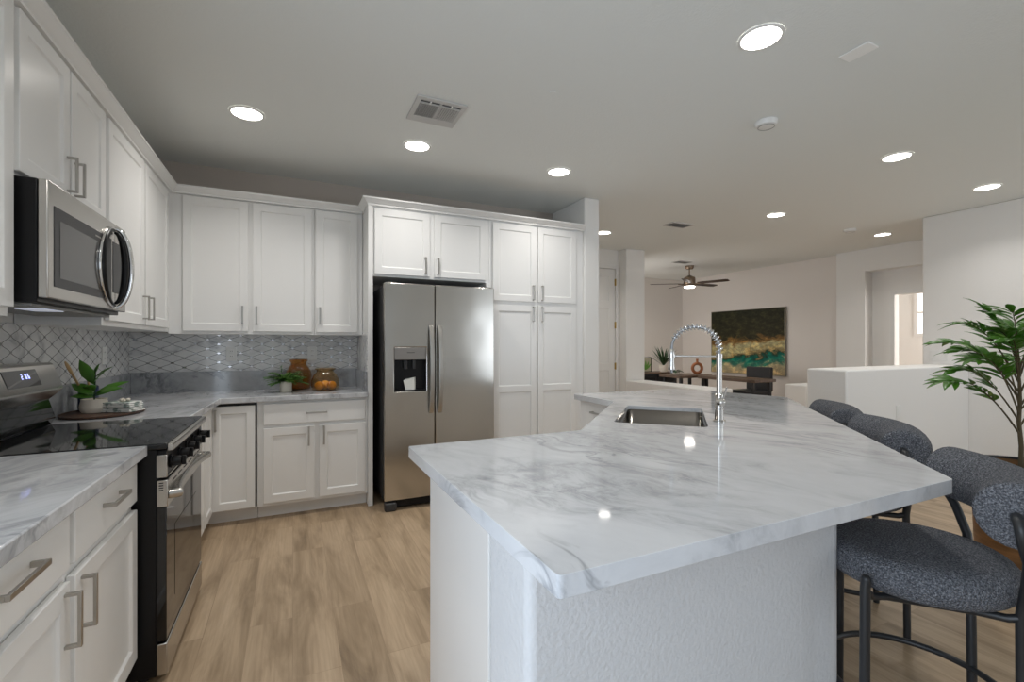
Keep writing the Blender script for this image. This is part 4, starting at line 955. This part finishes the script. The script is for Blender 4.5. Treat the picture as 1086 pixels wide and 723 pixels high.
for k in range(5):
    a = R(-45 + 72 * k); dr_ = Rv * math.cos(a) + Fv * math.sin(a); sd = dr_.cross(Z).normalized(); ctr = Vector((cx0, cy0, 2.42))
    def bl(r_, w_, zz): return [ctr + dr_ * r_ + sd * w_ + Z * (zz + w_ * .18), ctr + dr_ * r_ - sd * w_ + Z * (zz - w_ * .18)]
    b = B(); secs = [(.16, .045), (.25, .058), (.66, .062), (.70, .05)]
    prev = None
    for r_, w_ in secs:
        q = [b.bm.verts.new(p) for p in bl(r_, w_, 0)] + [b.bm.verts.new(p) for p in bl(r_, w_, -.007)]
        ring = [q[0], q[1], q[3], q[2]]
        if prev:
            for j in range(4): b.bm.faces.new((prev[j], prev[(j + 1) % 4], ring[(j + 1) % 4], ring[j]))
        else: b.bm.faces.new(ring)
        prev = ring
    b.bm.faces.new(prev[::-1]); o = b.build('blade', M['blade'], t)
    B().tube([ctr + dr_ * .095 + Z * -.012, ctr + dr_ * .2 + Z * -.012], .011, 8).build('blade_arm', M['bronze'], o, smooth=60)
# black sideboard by the north-west side
def onlegs(b, x0, x1, y0, y1, z): 
    for x in (x0, x1):
        for y in (y0, y1): b.box(x - .02, x + .02, y - .02, y + .02, 0, z)
    return b
t = thing('sideboard', 'long black sideboard behind the column in the living room', 'sideboard', (6.45, 7.1, 0))
B().box(5.75, 6.72, 6.80, 7.2, .16, .735).build('cabinet_body', M['blackm'], t, bevel=.003)
B().box(5.73, 6.74, 6.78, 7.22, .735, .76).build('top', M['desk'], t, bevel=.003)
for i in range(2):
    d = B().shaker(5.765 + i * .48, 6.225 + i * .48, .18, .72, y=6.781, t=.018).build('door', M['blackm'], t)
for x in (5.80, 6.67):
    for y in (6.85, 7.15): B().box(x - .02, x + .02, y - .02, y + .02, 0, .16).build('leg', M['blackm'], t)
def table(label, x0, x1, y0, y1, z, mt, lx0, lx1):
    t = thing('console_table', label, 'table', ((x0 + x1) / 2, (y0 + y1) / 2, 0), 0, 'console tables in the living room')
    B().box(x0, x1, y0, y1, z - .045, z).build('tabletop', mt, t, bevel=.004)
    for x in (lx0, lx1):
        for y in (y0 + .07, y1 - .07): B().box(x - .022, x + .022, y - .022, y + .022, 0, z - .045).build('leg', M['blackm'], t)
    return t
table('walnut console table under the coastal painting with a dark chair behind', 6.36, 6.85, 4.84, 5.95, .75, M['desk'], 6.42, 6.79)
table('small walnut table holding the rust ring vase', 6.05, 6.80, 6.02, 6.55, .75, M['desk'], 6.12, 6.73)
# dark chair
t = thing('chair', 'dark upholstered chair pushed behind the walnut console table', 'chair', (7.25, 5.55, 0))
B().box(6.98, 7.40, 5.33, 5.80, .42, .50).build('seat', M['blackm'], t, bevel=.02)
B().box(7.40, 7.46, 5.32, 5.81, .48, .90).build('backrest', mat('charcoal_upholstery', (.035, .035, .037), .8), t, bevel=.02)
for x in (7.02, 7.42):
    for y in (5.37, 5.76): B().cyl((x, y, 0), (x, y, .425), .014).build('leg', M['blackm'], t)
# framed leaf print, plants, vase
t = thing('framed_print', 'small framed botanical leaf print standing on the sideboard', 'picture', (6.15, 7.03, .76))
B().box(6.01, 6.28, 7.02, 7.035, .762, 1.03).build('print', mat('print_paper', (.42, .38, .28), .6), t)
B().box(5.995, 6.01, 7.012, 7.04, .762, 1.045).box(6.28, 6.295, 7.012, 7.04, .762, 1.045).box(6.01, 6.28, 7.012, 7.04, 1.03, 1.045).box(6.01, 6.28, 7.012, 7.019, .762, .775).build('frame', M['blackm'], t)
b = B()
for a in (-50, -25, 0, 25, 48): leaflet(b, Vector((6.145, 7.0185, .80)), Vector((math.sin(R(a)), 0, math.cos(R(a)))), Vector((0, -1, 0)), .19, .04, 0)
b.build('printed_leaf', M['fern'], t)
def spiky(x, y, z, label):
    t = thing('potted_plant', label, 'plant', (x, y, z))
    B().lathe([(.0001, 0), (.062, 0), (.075, .02), (.08, .13), (.072, .131), (.07, .11), (.0001, .11)], (x, y, z), 24, cap0=False, cap1=False).build('pot', M['ceramic'], t, smooth=40)
    b = B(); rg = random.Random(3)
    for k in range(46):
        az = rg.uniform(0, 6.28); el = rg.uniform(35, 85); dr_ = Vector((math.cos(az) * math.cos(R(el)), math.sin(az) * math.cos(R(el)), math.sin(R(el))))
        leaflet(b, Vector((x, y, z + .11)), dr_, Z + Vector((.01, 0, 0)), rg.uniform(.30, .46), .024, .16)
    b.build('foliage', M['leaf_dark'], t, smooth=60)
spiky(6.53, 6.95, .7605, 'spiky dark green plant in a white pot on the sideboard')
t = thing('trailing_plant', 'dark trailing plant in a small round white pot near the ring vase', 'plant', (6.22, 6.30, .7505))
B().lathe([(.0001, 0), (.045, 0), (.065, .025), (.06, .06), (.045, .075), (.0001, .07)], (6.22, 6.30, .7505), 24, cap0=False, cap1=False).build('pot', M['ceramic'], t, smooth=40)
b = B(); rg = random.Random(9)
for k in range(26):
    a = rg.uniform(0, 6.28); leaflet(b, Vector((6.22 + .02 * math.cos(a), 6.30 + .02 * math.sin(a), .82)), Vector((math.cos(a), math.sin(a), rg.uniform(.1, .7))), Z, rg.uniform(.08, .13), .04, .5)
b.build('foliage', M['leaf_dark'], t, smooth=60)
vx, vy = 6.62, 6.20
b = B(); Rr = .085; cz = .7505 + .028 + Rr
ring = [Vector((vx, vy, cz)) + Rv * Rr * math.cos(2 * math.pi * k / 28) + Z * Rr * math.sin(2 * math.pi * k / 28) for k in range(28)]
sec = []
for k in range(28):
    rad_ = (ring[k] - Vector((vx, vy, cz))).normalized()
    sec.append([b.bm.verts.new(ring[k] + rad_ * .028 * math.cos(a) + Fv * .028 * math.sin(a)) for a in [2 * math.pi * j / 10 for j in range(10)]])
for k in range(28):
    for j in range(10): b.bm.faces.new((sec[k][j], sec[k][(j + 1) % 10], sec[(k + 1) % 28][(j + 1) % 10], sec[(k + 1) % 28][j]))
t = thing('ring_vase', 'rust coloured ring shaped vase on the small walnut table', 'vase', (vx, vy, .7505))
b.build('ring_body', M['rust'], t, smooth=60)
B().lathe([(.026, cz + Rr + .015), (.020, cz + Rr + .045), (.024, cz + Rr + .085), (.018, cz + Rr + .085)], (vx, vy, 0), 18).build('neck', M['rust'], t, smooth=60)
